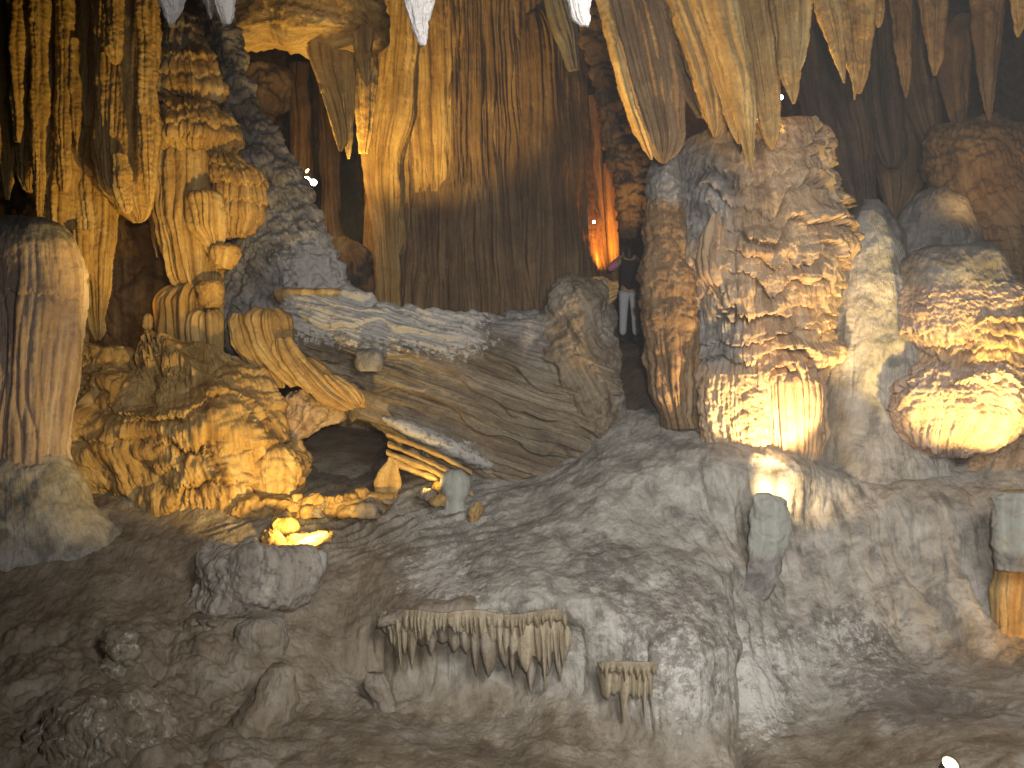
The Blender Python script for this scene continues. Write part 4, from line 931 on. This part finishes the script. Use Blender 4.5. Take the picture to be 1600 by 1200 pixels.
def skin_mesh(name, pts, edges, radii, m, parent=None, root=0, lev=2):
    me = bpy.data.meshes.new(name)
    me.from_pydata(pts, edges, [])
    o = bpy.data.objects.new(name, me)
    COL.objects.link(o)
    md = o.modifiers.new('skin', 'SKIN'); md.use_smooth_shade = True
    for v, r in zip(me.skin_vertices[0].data, radii):
        v.radius = (r, r) if isinstance(r, (int, float)) else r
    for v in me.skin_vertices[0].data: v.use_root = False
    me.skin_vertices[0].data[root].use_root = True
    sb = o.modifiers.new('sub', 'SUBSURF'); sb.levels = lev; sb.render_levels = lev
    dg = bpy.context.evaluated_depsgraph_get()
    new = bpy.data.meshes.new_from_object(o.evaluated_get(dg))
    bpy.data.objects.remove(o)
    new.name = name
    new.materials.clear()
    return link(name, new, m, parent)


def make_person():
    base = P(983, 533, 18.0)
    t = empty('person', base, 'person in dark vest, pink sleeves and white trousers with both arms raised to the face', 'person')
    # local: x right, y away from the viewer, z up; back turned to the viewer, about 1.68 m tall
    B = [(0, 0, 0.92), (0, 0, 1.10), (0, 0.01, 1.28), (0, 0.02, 1.42), (0, 0.03, 1.50), (0, 0.05, 1.58), (0, 0.06, 1.66),
         (-0.19, 0.02, 1.39), (-0.33, 0.10, 1.27), (-0.20, 0.26, 1.45), (-0.10, 0.28, 1.54),
         (0.19, 0.02, 1.39), (0.34, 0.10, 1.27), (0.20, 0.26, 1.45), (0.10, 0.28, 1.54),
         (-0.09, 0, 0.86), (-0.10, -0.01, 0.48), (-0.11, 0.03, 0.09), (0.09, 0, 0.86), (0.11, 0.03, 0.48), (0.13, 0.05, 0.09)]
    E = [(0, 1), (1, 2), (2, 3), (3, 4), (4, 5), (5, 6), (3, 7), (7, 8), (8, 9), (9, 10), (3, 11), (11, 12), (12, 13), (13, 14), (0, 15), (15, 16), (16, 17), (0, 18), (18, 19), (19, 20)]
    Rr = [(0.16, 0.11), (0.13, 0.095), (0.15, 0.105), (0.12, 0.09), 0.055, 0.085, 0.07, 0.06, 0.045, 0.035, 0.03, 0.06, 0.045, 0.035, 0.03, 0.09, 0.06, 0.042, 0.09, 0.06, 0.042]
    skin_mesh('body', B, E, Rr, M_SKIN, t)
    skin_mesh('vest', [(0, 0, 0.83), (0, 0, 1.08), (0, 0.01, 1.26), (0, 0.02, 1.41), (-0.14, 0.02, 1.41), (0.14, 0.02, 1.41)], [(0, 1), (1, 2), (2, 3), (3, 4), (3, 5)],
              [(0.19, 0.13), (0.16, 0.12), (0.18, 0.13), (0.13, 0.105), 0.075, 0.075], M_VEST, t)
    for s in (-1, 1):
        skin_mesh('sleeve', [(s * 0.17, 0.02, 1.40), (s * 0.26, 0.05, 1.33), (s * 0.335, 0.10, 1.27), (s * 0.27, 0.18, 1.36), (s * 0.205, 0.25, 1.445)], [(0, 1), (1, 2), (2, 3), (3, 4)], [0.075, 0.07, 0.062, 0.055, 0.048], M_PINK, t)
    skin_mesh('hair', [(0, 0.03, 1.66), (0, 0.015, 1.60), (0, -0.01, 1.50), (0, -0.03, 1.40)], [(0, 1), (1, 2), (2, 3)], [0.085, 0.105, 0.085, 0.045], M_HAIR, t)
    skin_mesh('trousers', [(0, 0, 0.94), (-0.09, 0, 0.84), (-0.10, -0.01, 0.48), (-0.11, 0.03, 0.10), (0.09, 0, 0.84), (0.11, 0.03, 0.48), (0.13, 0.05, 0.10)], [(0, 1), (1, 2), (2, 3), (0, 4), (4, 5), (5, 6)],
              [(0.165, 0.12), 0.105, 0.078, 0.066, 0.105, 0.078, 0.066], M_WHITE, t)
    for s, (x, y) in ((-1, (-0.11, 0.03)), (1, (0.13, 0.05))):
        skin_mesh('shoe', [(x, y - 0.05, 0.04), (x, y + 0.06, 0.045), (x + s * 0.02, y + 0.19, 0.03)], [(0, 1), (1, 2)], [0.045, 0.048, 0.032], M_SHOE, t)
    for s in (-1, 1):   # hand: palm with four curled fingers and a thumb
        px, py, pz = s * 0.10, 0.28, 1.54
        pts = [(px, py, pz)]; ed = []; rd = [0.028]
        for q in range(4):
            fx_ = (q - 1.5) * 0.019
            l = (0.070, 0.080, 0.076, 0.060)[q]
            o = len(pts)
            pts += [(px - s * 0.025, py + 0.01, pz + 0.03 + fx_), (px - s * (0.025 + l * 0.55), py + 0.015, pz + 0.035 + fx_), (px - s * (0.025 + l * 0.85), py - 0.015, pz + 0.035 + fx_)]
            ed += [(0, o), (o, o + 1), (o + 1, o + 2)]; rd += [0.010, 0.009, 0.008]
        o = len(pts)
        pts += [(px - s * 0.01, py - 0.02, pz - 0.025), (px - s * 0.035, py - 0.03, pz - 0.03)]
        ed += [(0, o), (o, o + 1)]; rd += [0.011, 0.009]
        skin_mesh('hand', pts, ed, rd, M_SKIN, t, lev=1)
    # a face on the far side
    skin_mesh('nose', [(0, 0.145, 1.60), (0, 0.158, 1.575)], [(0, 1)], [0.012, 0.016], M_SKIN, t, lev=1)
    return t


make_person()

def make_haze():
    x0,x1,y0,y1,z0,z1=-32,32,-20,36,-16,20
    V=[(x,y,z) for x in (x0,x1) for y in (y0,y1) for z in (z0,z1)]
    Q=[(0,1,3,2),(4,6,7,5),(0,4,5,1),(2,3,7,6),(0,2,6,4),(1,5,7,3)]
    me=bpy.data.meshes.new('haze'); me.from_pydata(V,[],Q)
    m=bpy.data.materials.new('cave_mist'); m.use_nodes=True
    nt=m.node_tree
    nt.nodes.remove(nt.nodes['Principled BSDF'])
    v=nt.nodes.new('ShaderNodeVolumePrincipled'); v.inputs['Density'].default_value=0.0011; v.inputs['Color'].default_value=(0.85,0.86,0.86,1)
    nt.links.new(v.outputs[0], nt.nodes['Material Output'].inputs['Volume'])
    o=link('haze',me,m); o['kind']='stuff'; o['label']='thin pale mist hanging in the lamp lit cave air'
make_haze()
